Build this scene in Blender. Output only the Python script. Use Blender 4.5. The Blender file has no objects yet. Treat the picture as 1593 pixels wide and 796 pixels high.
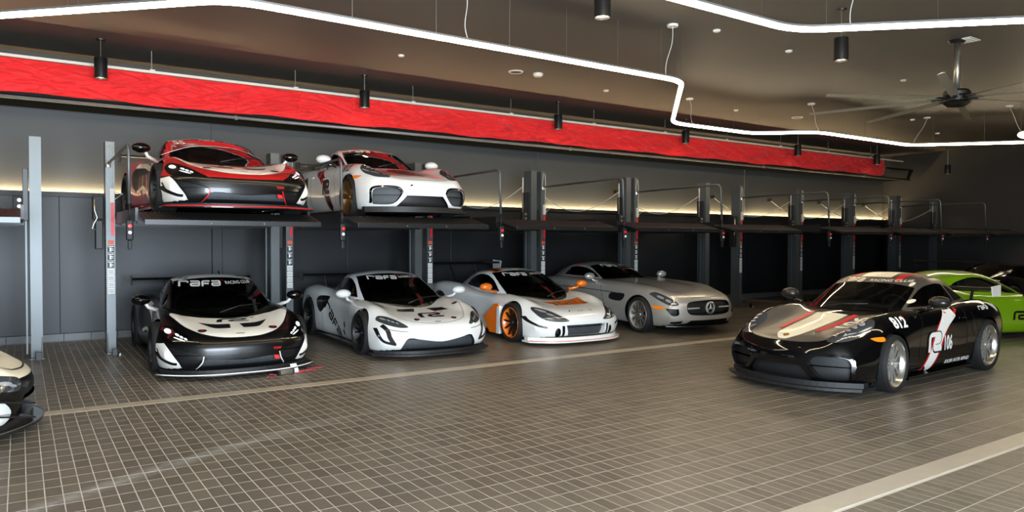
import bpy, bmesh, math, random
import numpy as np
from mathutils import Vector, Matrix, geometry
from mathutils.bvhtree import BVHTree

# ------------------------------------------------------------------ camera, light, exposure
SC = bpy.context.scene
COL = SC.collection
rnd = random.Random(7)
FPX, YAW, PIT, ROL, EYE = 1134.2, 0.593767, -0.0202625, 0.00242135, 1.70
_f = Vector((math.sin(YAW)*math.cos(PIT), math.cos(YAW)*math.cos(PIT), math.sin(PIT)))
_r = Vector((math.cos(YAW), -math.sin(YAW), 0)); _u = _r.cross(_f)
CR = _r*math.cos(ROL) + _u*math.sin(ROL); CU = _u*math.cos(ROL) - _r*math.sin(ROL)
cam_d = bpy.data.cameras.new('camera'); cam = bpy.data.objects.new('camera', cam_d); COL.objects.link(cam)
cam.matrix_world = Matrix(((CR.x, CU.x, -_f.x, 0), (CR.y, CU.y, -_f.y, 0), (CR.z, CU.z, -_f.z, EYE), (0, 0, 0, 1)))
cam_d.sensor_fit = 'HORIZONTAL'; cam_d.sensor_width = 36.0; cam_d.lens = FPX/1593*36.0
cam_d.clip_start = 0.05; cam_d.clip_end = 200
SC.camera = cam
SC.view_settings.view_transform = 'Standard'; SC.view_settings.look = 'None'
SC.view_settings.gamma = 1.0; SC.view_settings.exposure = 0.40; SC.view_settings.use_curve_mapping = False

world = bpy.data.worlds.new('world'); SC.world = world; world.use_nodes = True
_bg = world.node_tree.nodes['Background']
_bg.inputs[0].default_value = (0.75, 0.86, 1.0, 1); _bg.inputs[1].default_value = 1.0

LED_POWER = 30.0
LEDGE_POWER = 20.0
def area_light(name, loc, rot, sx, sy, power, col):
    d = bpy.data.lights.new(name, 'AREA'); d.shape = 'RECTANGLE'; d.size = sx; d.size_y = sy
    d.energy = power; d.color = col
    o = bpy.data.objects.new(name, d); COL.objects.link(o); o.location = loc; o.rotation_euler = rot
    return o
# daylight that comes in through the two open garage doors behind the camera
area_light('daylight_door', (0.2, -3.2, 1.75), (math.radians(90), 0, 0), 7.0, 3.3, 2100, (0.76, 0.88, 1.0))

# ------------------------------------------------------------------ helpers
def srgb(r, g, b):
    def c(v):
        v /= 255.0
        return v/12.92 if v <= 0.04045 else ((v+0.055)/1.055)**2.4
    return (c(r), c(g), c(b), 1.0)
MATS = {}
def mat(name, col, rough=0.5, metal=0.0, coat=0.0, coat_rough=0.03, spec=0.5, emit=None, emit_s=0.0, noise=0.0, nscale=20.0, bump=0.0, bscale=80.0):
    if name in MATS: return MATS[name]
    m = bpy.data.materials.new(name); m.use_nodes = True; MATS[name] = m
    nt = m.node_tree; b = nt.nodes['Principled BSDF']
    b.inputs['Base Color'].default_value = col; b.inputs['Roughness'].default_value = rough
    b.inputs['Metallic'].default_value = metal; b.inputs['Coat Weight'].default_value = coat
    b.inputs['Coat Roughness'].default_value = coat_rough; b.inputs['Specular IOR Level'].default_value = spec
    if emit: b.inputs['Emission Color'].default_value = emit; b.inputs['Emission Strength'].default_value = emit_s
    if noise or bump:
        tc = nt.nodes.new('ShaderNodeTexCoord')
        if noise:
            n = nt.nodes.new('ShaderNodeTexNoise'); n.inputs['Scale'].default_value = nscale; n.inputs['Detail'].default_value = 4
            nt.links.new(tc.outputs['Object'], n.inputs['Vector'])
            mx = nt.nodes.new('ShaderNodeMix'); mx.data_type = 'RGBA'
            mx.inputs[6].default_value = tuple(v*(1-noise) for v in col[:3])+(1,); mx.inputs[7].default_value = tuple(min(1, v*(1+noise)) for v in col[:3])+(1,)
            nt.links.new(n.outputs['Fac'], mx.inputs[0]); nt.links.new(mx.outputs[2], b.inputs['Base Color'])
        if bump:
            n2 = nt.nodes.new('ShaderNodeTexNoise'); n2.inputs['Scale'].default_value = bscale
            nt.links.new(tc.outputs['Object'], n2.inputs['Vector'])
            bp = nt.nodes.new('ShaderNodeBump'); bp.inputs['Strength'].default_value = bump; bp.inputs['Distance'].default_value = 0.01
            nt.links.new(n2.outputs['Fac'], bp.inputs['Height']); nt.links.new(bp.outputs['Normal'], b.inputs['Normal'])
    return m
def glass_mat(name, tint, refl=1.0, rough=0.02):
    if name in MATS: return MATS[name]
    m = bpy.data.materials.new(name); m.use_nodes = True; MATS[name] = m
    nt = m.node_tree; nt.nodes.clear()
    out = nt.nodes.new('ShaderNodeOutputMaterial'); t = nt.nodes.new('ShaderNodeBsdfTransparent'); t.inputs[0].default_value = tint
    g = nt.nodes.new('ShaderNodeBsdfGlossy'); g.inputs['Roughness'].default_value = rough; g.inputs[0].default_value = (refl, refl, refl, 1)
    fr = nt.nodes.new('ShaderNodeFresnel'); fr.inputs[0].default_value = 1.5
    mx = nt.nodes.new('ShaderNodeMixShader')
    nt.links.new(fr.outputs[0], mx.inputs[0]); nt.links.new(t.outputs[0], mx.inputs[1]); nt.links.new(g.outputs[0], mx.inputs[2])
    nt.links.new(mx.outputs[0], out.inputs[0])
    return m
def emit_mat(name, col, s):
    if name in MATS: return MATS[name]
    m = bpy.data.materials.new(name); m.use_nodes = True; MATS[name] = m
    nt = m.node_tree; nt.nodes.clear()
    out = nt.nodes.new('ShaderNodeOutputMaterial'); e = nt.nodes.new('ShaderNodeEmission')
    e.inputs[0].default_value = col; e.inputs[1].default_value = s; nt.links.new(e.outputs[0], out.inputs[0])
    return m

class MB:
    """collects shapes for one mesh object"""
    def __init__(s): s.v = []; s.f = []
    def add(s, vs, fs):
        n = len(s.v); s.v += [tuple(v) for v in vs]; s.f += [tuple(i+n for i in f) for f in fs]; return s
    def box(s, x0, x1, y0, y1, z0, z1):
        return s.add([(x0,y0,z0),(x1,y0,z0),(x1,y1,z0),(x0,y1,z0),(x0,y0,z1),(x1,y0,z1),(x1,y1,z1),(x0,y1,z1)],
                     [(0,3,2,1),(4,5,6,7),(0,1,5,4),(1,2,6,5),(2,3,7,6),(3,0,4,7)])
    def bbox(s, x0, x1, y0, y1, z0, z1, b=0.01):
        bm = bmesh.new(); bmesh.ops.create_cube(bm, size=1.0)
        for v in bm.verts: v.co = Vector(((x0+x1)/2+v.co.x*(x1-x0), (y0+y1)/2+v.co.y*(y1-y0), (z0+z1)/2+v.co.z*(z1-z0)))
        bmesh.ops.bevel(bm, geom=bm.edges[:], offset=b, segments=2, affect='EDGES', profile=0.5)
        bm.verts.index_update(); s.add([v.co for v in bm.verts], [[v.index for v in f.verts] for f in bm.faces]); bm.free(); return s
    def tube(s, pts, r, n=8, cap=True, closed=False):
        pts = [Vector(p) for p in pts]; N = len(pts); base = len(s.v); prev = None
        for i, p in enumerate(pts):
            a = pts[(i-1) % N] if (i > 0 or closed) else p; c = pts[(i+1) % N] if (i < N-1 or closed) else p
            t = (c-a).normalized()
            up = prev if prev is not None else (Vector((0,0,1)) if abs(t.z) < 0.9 else Vector((1,0,0)))
            u = (up - t*up.dot(t)).normalized(); w = t.cross(u); prev = u
            rr = r[i] if isinstance(r, (list, tuple)) else r
            for k in range(n):
                a2 = 2*math.pi*k/n; s.v.append(tuple(p + u*(math.cos(a2)*rr) + w*(math.sin(a2)*rr)))
        M = N if closed else N-1
        for i in range(M):
            j = (i+1) % N
            for k in range(n):
                k2 = (k+1) % n; s.f.append((base+i*n+k, base+i*n+k2, base+j*n+k2, base+j*n+k))
        if cap and not closed:
            s.f.append(tuple(base+k for k in reversed(range(n)))); s.f.append(tuple(base+(N-1)*n+k for k in range(n)))
        return s
    def lathe(s, prof, n=32, axis='z', o=(0,0,0), closed=False):
        base = len(s.v); P = len(prof)
        for k in range(n):
            a = 2*math.pi*k/n; c, q = math.cos(a), math.sin(a)
            for (r, h) in prof:
                if axis == 'z': s.v.append((o[0]+r*c, o[1]+r*q, o[2]+h))
                elif axis == 'y': s.v.append((o[0]+r*c, o[1]+h, o[2]+r*q))
                else: s.v.append((o[0]+h, o[1]+r*c, o[2]+r*q))
        for k in range(n):
            k2 = (k+1) % n
            for i in range(P if closed else P-1):
                j = (i+1) % P
                s.f.append((base+k*P+i, base+k2*P+i, base+k2*P+j, base+k*P+j))
        return s
    def prism(s, poly, axis, a0, a1):
        """extrude a 2-D polygon along an axis ('x': poly=(y,z); 'y': (x,z); 'z': (x,y))"""
        n = len(poly)
        def P(p, h):
            return {'x': (h, p[0], p[1]), 'y': (p[0], h, p[1]), 'z': (p[0], p[1], h)}[axis]
        vs = [P(p, a0) for p in poly] + [P(p, a1) for p in poly]
        fs = [tuple(range(n)), tuple(range(2*n-1, n-1, -1))] + [(i, i+n, (i+1) % n + n, (i+1) % n) for i in range(n)]
        return s.add(vs, fs)
    def build(s, name, material, parent=None, smooth=False, angle=None):
        me = bpy.data.meshes.new(name); me.from_pydata(s.v, [], s.f); me.validate(); 
        bm = bmesh.new(); bm.from_mesh(me); bmesh.ops.recalc_face_normals(bm, faces=bm.faces[:]); bm.to_mesh(me); bm.free()
        if smooth:
            me.shade_smooth()
            if angle is not None: me.set_sharp_from_angle(angle=math.radians(angle))
        o = bpy.data.objects.new(name, me); COL.objects.link(o)
        if material: me.materials.append(material)
        if parent: o.parent = parent
        return o
def tag(o, label=None, cat=None, group=None, kind=None):
    if label: o['label'] = label
    if cat: o['category'] = cat
    if group: o['group'] = group
    if kind: o['kind'] = kind
    return o
def empty(name, loc=(0,0,0), rz=0.0, label=None, cat=None, group=None, kind=None, parent=None):
    o = bpy.data.objects.new(name, None); COL.objects.link(o); o.location = loc; o.rotation_euler = (0, 0, rz)
    o.empty_display_size = 0.1
    if parent: o.parent = parent
    return tag(o, label, cat, group, kind)
def copy_tree(o, parent=None):
    c = o.copy(); COL.objects.link(c); c.parent = parent
    for ch in list(o.children): copy_tree(ch, c)
    return c
def proj_px(p):
    q = Vector(p) - Vector((0, 0, EYE)); w = q.dot(_f)
    return (796.5 + FPX*q.dot(CR)/w, 398 - FPX*q.dot(CU)/w, w)
def fillet(pts, r, n=6):
    out = [Vector(pts[0])]
    for i in range(1, len(pts)-1):
        p = Vector(pts[i]); a = Vector(pts[i-1])-p; b = Vector(pts[i+1])-p
        d = min(r, a.length*0.45, b.length*0.45); A = p + a.normalized()*d; B = p + b.normalized()*d
        for k in range(n+1):
            t = k/n; out.append(A*(1-t)**2 + p*2*t*(1-t) + B*t*t)
    out.append(Vector(pts[-1])); return out
# ------------------------------------------------------------------ materials of the setting
WALL_Y, FAR_X, CEIL_Z, LEFT_X, FRONT_Y = 14.41, 25.93, 4.78, -7.0, -3.4
def wall_mat(name, col, rough):
    return mat(name, col, rough, noise=0.10, nscale=0.9, bump=0.05, bscale=60)
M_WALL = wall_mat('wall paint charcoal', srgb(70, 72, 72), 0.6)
M_WALLLOW = wall_mat('wall panel dark slate', srgb(24, 27, 30), 0.45)
M_CEIL = mat('ceiling paint dark taupe', srgb(82, 77, 70), 0.55, noise=0.05, nscale=0.7)
M_BASE = mat('baseboard tile grey', srgb(88, 92, 94), 0.4)
M_GROUT = mat('grout beige', srgb(206, 200, 188), 0.8, noise=0.15, nscale=6)
M_STRIPE = mat('stripe stone beige', srgb(176, 166, 148), 0.42, noise=0.12, nscale=9)

def tile_material():
    m = bpy.data.materials.new('floor tile brown'); m.use_nodes = True; nt = m.node_tree; b = nt.nodes['Principled BSDF']
    N = nt.nodes.new; L = nt.links.new
    geo = N('ShaderNodeNewGeometry'); oi = N('ShaderNodeObjectInfo')
    add = N('ShaderNodeMath'); add.operation = 'ADD'; L(geo.outputs['Random Per Island'], add.inputs[0]); L(oi.outputs['Random'], add.inputs[1])
    fr = N('ShaderNodeMath'); fr.operation = 'FRACT'; L(add.outputs[0], fr.inputs[0])
    nz = N('ShaderNodeTexNoise'); nz.inputs['Scale'].default_value = 14; nz.inputs['Detail'].default_value = 6; nz.inputs['Roughness'].default_value = 0.65
    mp = N('ShaderNodeMapping'); mp.inputs['Scale'].default_value = (0.5, 2.2, 1.0); L(geo.outputs['Position'], mp.inputs['Vector']); L(mp.outputs[0], nz.inputs['Vector'])
    mixf = N('ShaderNodeMath'); mixf.operation = 'MULTIPLY_ADD'; L(nz.outputs['Fac'], mixf.inputs[0]); mixf.inputs[1].default_value = 0.9
    hf = N('ShaderNodeMath'); hf.operation = 'MULTIPLY'; hf.inputs[1].default_value = 0.35; L(fr.outputs[0], hf.inputs[0]); L(hf.outputs[0], mixf.inputs[2])
    cr = N('ShaderNodeValToRGB'); e = cr.color_ramp.elements
    e[0].position = 0.15; e[0].color = srgb(76, 70, 61); e[1].position = 1.0; e[1].color = srgb(120, 111, 97)
    L(mixf.outputs[0], cr.inputs[0])
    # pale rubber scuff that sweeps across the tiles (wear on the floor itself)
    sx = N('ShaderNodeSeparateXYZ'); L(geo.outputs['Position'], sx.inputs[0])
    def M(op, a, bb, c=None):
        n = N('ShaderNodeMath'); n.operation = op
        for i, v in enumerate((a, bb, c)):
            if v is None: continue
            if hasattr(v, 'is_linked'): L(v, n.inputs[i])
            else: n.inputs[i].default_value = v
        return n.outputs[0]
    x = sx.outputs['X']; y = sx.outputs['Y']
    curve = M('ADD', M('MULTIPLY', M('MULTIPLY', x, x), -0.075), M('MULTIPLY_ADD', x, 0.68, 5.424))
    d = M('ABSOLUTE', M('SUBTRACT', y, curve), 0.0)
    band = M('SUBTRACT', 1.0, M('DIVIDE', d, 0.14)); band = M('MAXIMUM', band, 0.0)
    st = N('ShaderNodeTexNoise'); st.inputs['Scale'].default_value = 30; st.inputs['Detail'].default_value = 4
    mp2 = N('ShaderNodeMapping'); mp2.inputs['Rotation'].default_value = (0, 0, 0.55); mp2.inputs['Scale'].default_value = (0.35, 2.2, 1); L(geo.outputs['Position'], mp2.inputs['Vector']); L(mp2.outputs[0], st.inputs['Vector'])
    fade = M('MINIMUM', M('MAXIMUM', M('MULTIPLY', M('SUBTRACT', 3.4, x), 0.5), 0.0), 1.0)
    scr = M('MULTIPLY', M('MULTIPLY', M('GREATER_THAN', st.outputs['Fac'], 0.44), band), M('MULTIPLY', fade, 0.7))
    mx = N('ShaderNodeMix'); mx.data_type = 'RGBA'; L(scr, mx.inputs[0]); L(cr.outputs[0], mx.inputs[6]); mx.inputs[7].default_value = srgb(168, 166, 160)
    L(mx.outputs[2], b.inputs['Base Color'])
    n3 = N('ShaderNodeTexNoise'); n3.inputs['Scale'].default_value = 1.3; n3.inputs['Detail'].default_value = 3; L(geo.outputs['Position'], n3.inputs['Vector'])
    rr = N('ShaderNodeMapRange'); rr.inputs['To Min'].default_value = 0.30; rr.inputs['To Max'].default_value = 0.46; L(n3.outputs['Fac'], rr.inputs['Value']); L(rr.outputs[0], b.inputs['Roughness'])
    b.inputs['Specular IOR Level'].default_value = 0.55
    bp = N('ShaderNodeBump'); bp.inputs['Strength'].default_value = 0.12; bp.inputs['Distance'].default_value = 0.004; L(nz.outputs['Fac'], bp.inputs['Height']); L(bp.outputs[0], b.inputs['Normal'])
    return m
M_TILE = tile_material()

# ------------------------------------------------------------------ room shell
def slab(name, x0, x1, y0, y1, z0, z1, m, **k):
    o = MB().box(x0, x1, y0, y1, z0, z1).build(name, m); return tag(o, kind='structure', **k)
floor = slab('floor', LEFT_X-0.2, FAR_X+0.2, FRONT_Y-0.2, WALL_Y+0.2, -0.25, -0.0016, M_GROUT, label='brown rectangular floor tiles with pale grout lines', cat='floor')
ceiling = slab('ceiling', LEFT_X-0.2, FAR_X+0.2, FRONT_Y-0.2, WALL_Y+0.2, CEIL_Z, CEIL_Z+0.2, M_CEIL, label='dark taupe painted flat ceiling', cat='ceiling')
wall_back = MB().box(LEFT_X-0.2, FAR_X+0.2, WALL_Y, WALL_Y+0.2, 2.50, CEIL_Z).build('wall_back', M_WALL)
tag(wall_back, 'charcoal back wall washed by a glowing ledge light', 'wall', kind='structure')
wall_far = slab('wall_far', FAR_X, FAR_X+0.2, FRONT_Y, WALL_Y, 0, CEIL_Z, wall_mat('end wall dimmed paint', srgb(46, 45, 43), 0.6), label='charcoal end wall at the far right, darkened to look dim', cat='wall')  # wall paint darkened here so the far end looks dimly lit
slab('wall_left', LEFT_X-0.2, LEFT_X, FRONT_Y, WALL_Y, 0, CEIL_Z, M_WALL, label='charcoal side wall left of the lifts', cat='wall')
wf = MB()
for a, b_ in ((LEFT_X, -3.3), (3.7, FAR_X)): wf.box(a, b_, FRONT_Y-0.2, FRONT_Y, 0, CEIL_Z)
wf.box(-3.3, 3.7, FRONT_Y-0.2, FRONT_Y, 3.4, CEIL_Z)
tag(wf.build('wall_front', M_WALL), 'charcoal front wall with the garage door opening', 'wall', kind='structure')

# lower wall: dark panels with open joints, standing a little proud of the upper wall; each panel is a piece
low = MB().box(LEFT_X, FAR_X, WALL_Y, WALL_Y+0.2, 0, 2.50).build('wall_back_lower', M_WALLLOW)
tag(low, 'dark slate panelled lower half of the back wall', 'wall', kind='structure')
edges = [LEFT_X, -4.6, -2.2, 0.55, 2.965, 3.147, 5.6, 8.04, 10.45, 10.53, 13.1, 15.6, 18.2, 18.42, 20.9, 23.4, FAR_X-0.02]
for i in range(len(edges)-1):
    a, b_ = edges[i], edges[i+1]; th = 0.05 if b_-a < 0.4 else 0.03
    MB().bbox(a+0.003, b_-0.003, WALL_Y-th, WALL_Y+0.01, 0.13, 2.43, 0.004).build('wall_panel', M_WALLLOW, low)
for a, b_ in ((2.965, 3.147), (18.2, 18.42)):
    MB().bbox(a, b_, WALL_Y-0.03, WALL_Y+0.01, 2.54, CEIL_Z-0.01, 0.004).build('pilaster', M_WALL, wall_back)
MB().bbox(10.465, 10.52, WALL_Y-0.02, WALL_Y+0.01, 2.54, CEIL_Z-0.01, 0.004).build('pilaster', M_WALL, wall_back)
bb = empty('baseboard_back', (0, WALL_Y, 0), label='row of grey tiles along the foot of the back wall', cat='baseboard', kind='structure')
me0 = None; x = -1.4
while x < FAR_X-0.6:
    if me0 is None:
        o = MB().bbox(0.002, 0.398, -0.045, 0.0, 0.0, 0.125, 0.003).build('baseboard_tile', M_BASE, bb); me0 = o.data
    else:
        o = bpy.data.objects.new('baseboard_tile', me0); COL.objects.link(o); o.parent = bb
    o.location = (x, 0, 0); x += 0.40
# ledge that hides the light strip
ledge = empty('trim_1', (0, WALL_Y, 2.47), label='dark ledge along the back wall hiding a warm light strip', cat='ledge', kind='structure')
M_LEDGE = mat('ledge black', srgb(26, 25, 24), 0.5)
MB().box(LEFT_X, FAR_X, -0.10, 0.0, -0.03, 0.0).build('ledge_shelf', M_LEDGE, ledge)
MB().box(LEFT_X, FAR_X, -0.115, -0.10, -0.045, 0.035).build('ledge_lip', M_LEDGE, ledge)
MB().box(LEFT_X, FAR_X-0.02, -0.07, -0.045, 0.002, 0.014).build('light_strip', emit_mat('ledge strip', srgb(255, 222, 168), 55*LEDGE_POWER/7), ledge)
MB().box(FAR_X-0.10, FAR_X, -0.62, 0.0, 2.44-2.47, 2.47-2.47).build('ledge_return', M_LEDGE, ledge)
MB().box(FAR_X-0.115, FAR_X-0.10, -0.62, -0.115, -0.045, 0.035).build('return_lip', M_LEDGE, ledge)
MB().box(FAR_X-0.06, FAR_X-0.04, -0.60, -0.1, -0.002, 0.010).build('return_strip', MATS['ledge strip'], ledge)

# ------------------------------------------------------------------ floor tiles: pieces of the floor
TW, TL, GX, GY, TZ = 0.1022, 0.2044, 0.0062, 0.0085, 0.0016
STR = [(8.36, 8.555), (2.65, 2.83)]
def tile_verts(cx, cy, l=None):
    hx, hy = (TW-GX)/2, ((l or TL)-GY)/2; c = 0.0008
    return [(cx-hx, cy-hy, -TZ), (cx+hx, cy-hy, -TZ), (cx+hx, cy+hy, -TZ), (cx-hx, cy+hy, -TZ),
            (cx-hx+c, cy-hy+c, 0), (cx+hx-c, cy-hy+c, 0), (cx+hx-c, cy+hy-c, 0), (cx-hx+c, cy+hy-c, 0)]
TF = [(4, 5, 6, 7), (0, 1, 5, 4), (1, 2, 6, 5), (2, 3, 7, 6), (3, 0, 4, 7)]
cells = []
ny = int(WALL_Y/TL)+4
for j in range(ny):
    cy = 2.83 + (j-13+0.5)*TL
    if cy < 0.3: continue
    # rows keep clear of the two pale stripes
    l = TL; lo, hi = cy-TL/2, cy+TL/2
    for s0, s1 in STR:
        if lo < s0 < hi: hi = s0
        elif lo < s1 < hi: lo = s1
        elif s0 <= lo and hi <= s1: lo = hi
    if hi-lo < 0.03: continue
    cy2, l = (lo+hi)/2, hi-lo
    if cy2 > WALL_Y-0.12: continue
    xa = max(-3.5, -0.02*cy2-2.6); xb = min(FAR_X-0.05, 2.7*cy2+2.5)
    i0, i1 = int(math.floor(xa/TW)), int(math.ceil(xb/TW))
    for i in range(i0, i1): cells.append(((i+0.5)*TW+0.021, cy2, l))
def px_area(c):
    ps = []
    for dx, dy in ((-.05, -.1), (.05, -.1), (.05, .1), (-.05, .1)):
        q = Vector((c[0]+dx, c[1]+dy, 0)) - Vector((0, 0, EYE)); w = q.dot(_f)
        if w < 0.2: return 0
        u_ = 796.5+FPX*q.dot(CR)/w; v_ = 398-FPX*q.dot(CU)/w
        if not (0 <= u_ <= 1593 and 0 <= v_ <= 796): return 0
        ps.append((u_, v_))
    return abs(sum(ps[k][0]*ps[(k+1) % 4][1]-ps[(k+1) % 4][0]*ps[k][1] for k in range(4)))/2
big = sorted((c for c in cells if c[1] < 5.6 and abs(c[2]-TL) < 1e-6), key=px_area, reverse=True)[:300]
bigset = set(big)
tv, tf = [], []
for c in cells:
    if c in bigset: continue
    n = len(tv); tv += tile_verts(*c); tf += [tuple(k+n for k in f) for f in TF]
me = bpy.data.meshes.new('tile_field'); me.from_pydata(tv, [], tf); me.materials.append(M_TILE)
o = bpy.data.objects.new('tile_field', me); COL.objects.link(o); o.parent = floor; o['kind'] = 'stuff'
me1 = bpy.data.meshes.new('tile'); me1.from_pydata(tile_verts(0, 0), [], TF); me1.materials.append(M_TILE)
for c in big:
    o = bpy.data.objects.new('tile', me1); COL.objects.link(o); o.parent = floor; o.location = (c[0], c[1], rnd.uniform(-0.0002, 0.0002))
for s0, s1 in STR:
    o = MB().box(-3, FAR_X-0.05, s0+0.002, s1-0.002, -0.0016, 0.0).build('floor_stripe', M_STRIPE, floor)
    o['label'] = 'pale beige stone stripe set between the tiles'
# ------------------------------------------------------------------ red banner over the lifts
def red_fabric():
    m = mat('red fabric', srgb(226, 22, 26), 0.75); nt = m.node_tree; b = nt.nodes['Principled BSDF']
    b.inputs['Sheen Weight'].default_value = 0.2
    return m
BY = 13.2
def rail_z(kind): return {'rail': 4.43, 'top': 4.41, 'bot': 3.905, 'pipe': 3.83}[kind]
root = empty('banner', (0, BY, 4.43), label='long wrinkled red fabric banner hung from a pale rail below the ceiling', cat='banner')
M_RED = red_fabric()
nx, nz = 1500, 34; bx0, bx1 = -3.5, 24.1
vs = []; r2 = random.Random(3)
seams = []; xx = bx0
while xx < bx1: seams.append(xx); xx += r2.uniform(1.0, 1.7)
folds = [(r2.uniform(bx0, bx1), r2.uniform(0.05, 0.95), r2.uniform(-0.9, 0.9), r2.uniform(0.10, 0.55), r2.uniform(0.012, 0.03)*r2.choice((1, -1)), r2.uniform(0.012, 0.04)) for _ in range(1000)]
X = np.linspace(bx0, bx1, nx)[:, None]; T = np.linspace(0, 1, nz)[None, :]
H = 0.505
ZZ = (1-T)*rail_z('top') + T*(rail_z('bot') + 0.012*np.sin(X*2.1) + 0.008*np.sin(X*5.3+1)) + 0*X
YY = 0.05*np.sin(np.pi*T)*np.ones_like(X)*-1 + 0.012*np.sin(X*3.1+T*4)
for fx, ft, ang, ln, amp, wd in folds:
    dx = X-fx; dz = (T-ft)*H
    a = math.sin(ang*0.5); c = math.cos(ang*0.5)
    u = dx*c + dz*a; w = -dx*a + dz*c
    k0 = max(int((fx-1.6-bx0)/(bx1-bx0)*nx), 0); k1 = int((fx+1.6-bx0)/(bx1-bx0)*nx)
    YY[k0:k1] += (amp*np.exp(-(u/ln)**2 - (w/wd)**2))[k0:k1]
for s_ in seams: YY = YY + 0.016*np.exp(-((X-s_-0.03*np.sin(T*5))/0.012)**2)
endr = np.clip((X-(bx1-0.45))/0.45, 0, 1); YY = YY + 0.25*endr**2
ZZ = ZZ - endr**2*0.12*(1-T) + 0.12*endr**2*T
V = np.stack([X+0*T, YY, ZZ-4.43], -1).reshape(-1, 3)
F = [(i*nz+j, (i+1)*nz+j, (i+1)*nz+j+1, i*nz+j+1) for i in range(nx-1) for j in range(nz-1)]
me = bpy.data.meshes.new('fabric'); me.from_pydata(V.tolist(), [], F); me.shade_smooth(); me.materials.append(M_RED)
o = bpy.data.objects.new('fabric', me); COL.objects.link(o); o.parent = root
sm = o.modifiers.new('thick', 'SOLIDIFY'); sm.thickness = 0.006
M_RAIL = mat('rail beige', srgb(214, 206, 190), 0.45); M_PIPE = mat('pipe grey', srgb(120, 120, 118), 0.4, metal=0.3)
M_FRAME = mat('frame black', srgb(16, 16, 16), 0.5)
MB().box(-3.6, 24.95, -0.035, 0.0, -0.012, 0.03).build('rail', M_RAIL, root)
MB().tube([(-3.6, 0.0, -0.60), (25.45, 0.0, -0.60)], 0.028, 10).build('pipe', M_PIPE, root, True)
for xx in (3.1, 10.5, 17.5, 22.6):
    MB().tube([(xx, 0.0, -0.60), (xx+0.05, 0.0, -0.60)], 0.04, 10).build('pipe_coupling', M_PIPE, root, True)
M2 = MB(); M2.box(24.05, 25.75, 0.05, 0.12, -0.27, -0.215); M2.prism([(25.42, -0.62), (25.48, -0.62), (25.75, -0.215), (25.60, -0.215)], 'y', 0.05, 0.12)
M2.build('end_frame', M_FRAME, root)
MB().box(-3.6, 25.45, 0.02, 1.0, -0.585, -0.555).build('ledge_light_blocker', mat('light blocker black', (0.006, 0.007, 0.008, 1), 1.0, spec=0.0), root)  # unseen board added to keep ledge light off the ceiling
for xx in np.arange(-2.9, 24.2, 2.35):
    MB().box(xx, xx+0.012, -0.025, -0.013, 0.03, CEIL_Z-4.43).build('rail_hanger', M_PIPE, root)
    MB().box(xx-0.02, xx+0.055, -0.04, 0.0, 0.025, 0.05).build('hanger_clip', M_RAIL, root)

# ------------------------------------------------------------------ line lights
M_LED = emit_mat('line light diffuser', srgb(255, 232, 194), LED_POWER)
M_WIRE = mat('steel wire', srgb(150, 148, 142), 0.35, metal=0.8)
M_WHITE = mat('white plastic', srgb(224, 222, 214), 0.4)
ZL = 4.09
def line_light(pts, label, wires, feeds=()):
    root = empty('line_light', (pts[1][0], pts[1][1], ZL), label=label, cat='lamp')
    o = Vector((pts[1][0], pts[1][1], ZL))
    P = [Vector((p[0], p[1], ZL))-o for p in fillet([(a, b, 0) for a, b in pts], 0.35, 8)]
    P = [Vector((p.x+0, p.y, 0)) for p in [Vector((q.x, q.y, 0)) for q in P]]
    MB().tube(P, 0.034, 12).build('diffuser', M_LED, root, True)
    hs = MB()
    for k, p in enumerate(P):
        t = (P[min(k+1, len(P)-1)]-P[max(k-1, 0)]).normalized(); d = Vector((-t.y, t.x, 0))*0.036
        hs.v += [tuple(p+d+Vector((0, 0, 0.018))), tuple(p-d+Vector((0, 0, 0.018))), tuple(p-d+Vector((0, 0, 0.042))), tuple(p+d+Vector((0, 0, 0.042)))]
        if k:
            b0 = 4*(k-1); b1 = 4*k
            for i in range(4): hs.f.append((b0+i, b0+(i+1) % 4, b1+(i+1) % 4, b1+i))
    hs.build('housing', M_PIPE, root)
    for (wx, wy) in wires:
        MB().tube([(wx-o.x, wy-o.y, 0.03), (wx-o.x, wy-o.y, CEIL_Z-ZL)], 0.0022, 5).build('suspension_wire', M_WIRE, root)
    for (fx, fy, cx, cy) in feeds:
        c = MB(); c.lathe([(0.0, -0.03), (0.075, -0.03), (0.08, -0.012), (0.08, 0.0)], 20, 'z', (cx-o.x, cy-o.y, CEIL_Z-ZL)).build('feed_canopy', M_WHITE, root, True, 40)
        A = Vector((cx-o.x, cy-o.y, CEIL_Z-ZL-0.03)); B = Vector((fx-o.x, fy-o.y, 0.03))
        MB().tube([A.lerp(B, t)+Vector((0.03*math.sin(t*6.28), 0, -0.02*math.sin(t*3.14))) for t in np.linspace(0, 1, 12)], 0.005, 6).build('feed_cable', M_WHITE, root, True)
def along(a, b, ts): return [(a[0]+(b[0]-a[0])*t, a[1]+(b[1]-a[1])*t) for t in ts]
L1 = [(-2.6, 12.0), (1.74, 7.62), (8.2, 7.62), (10.9, 10.40), (13.4, 10.40), (14.4, 9.47), (18.15, 9.47), (22.0, 5.4)]
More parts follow.
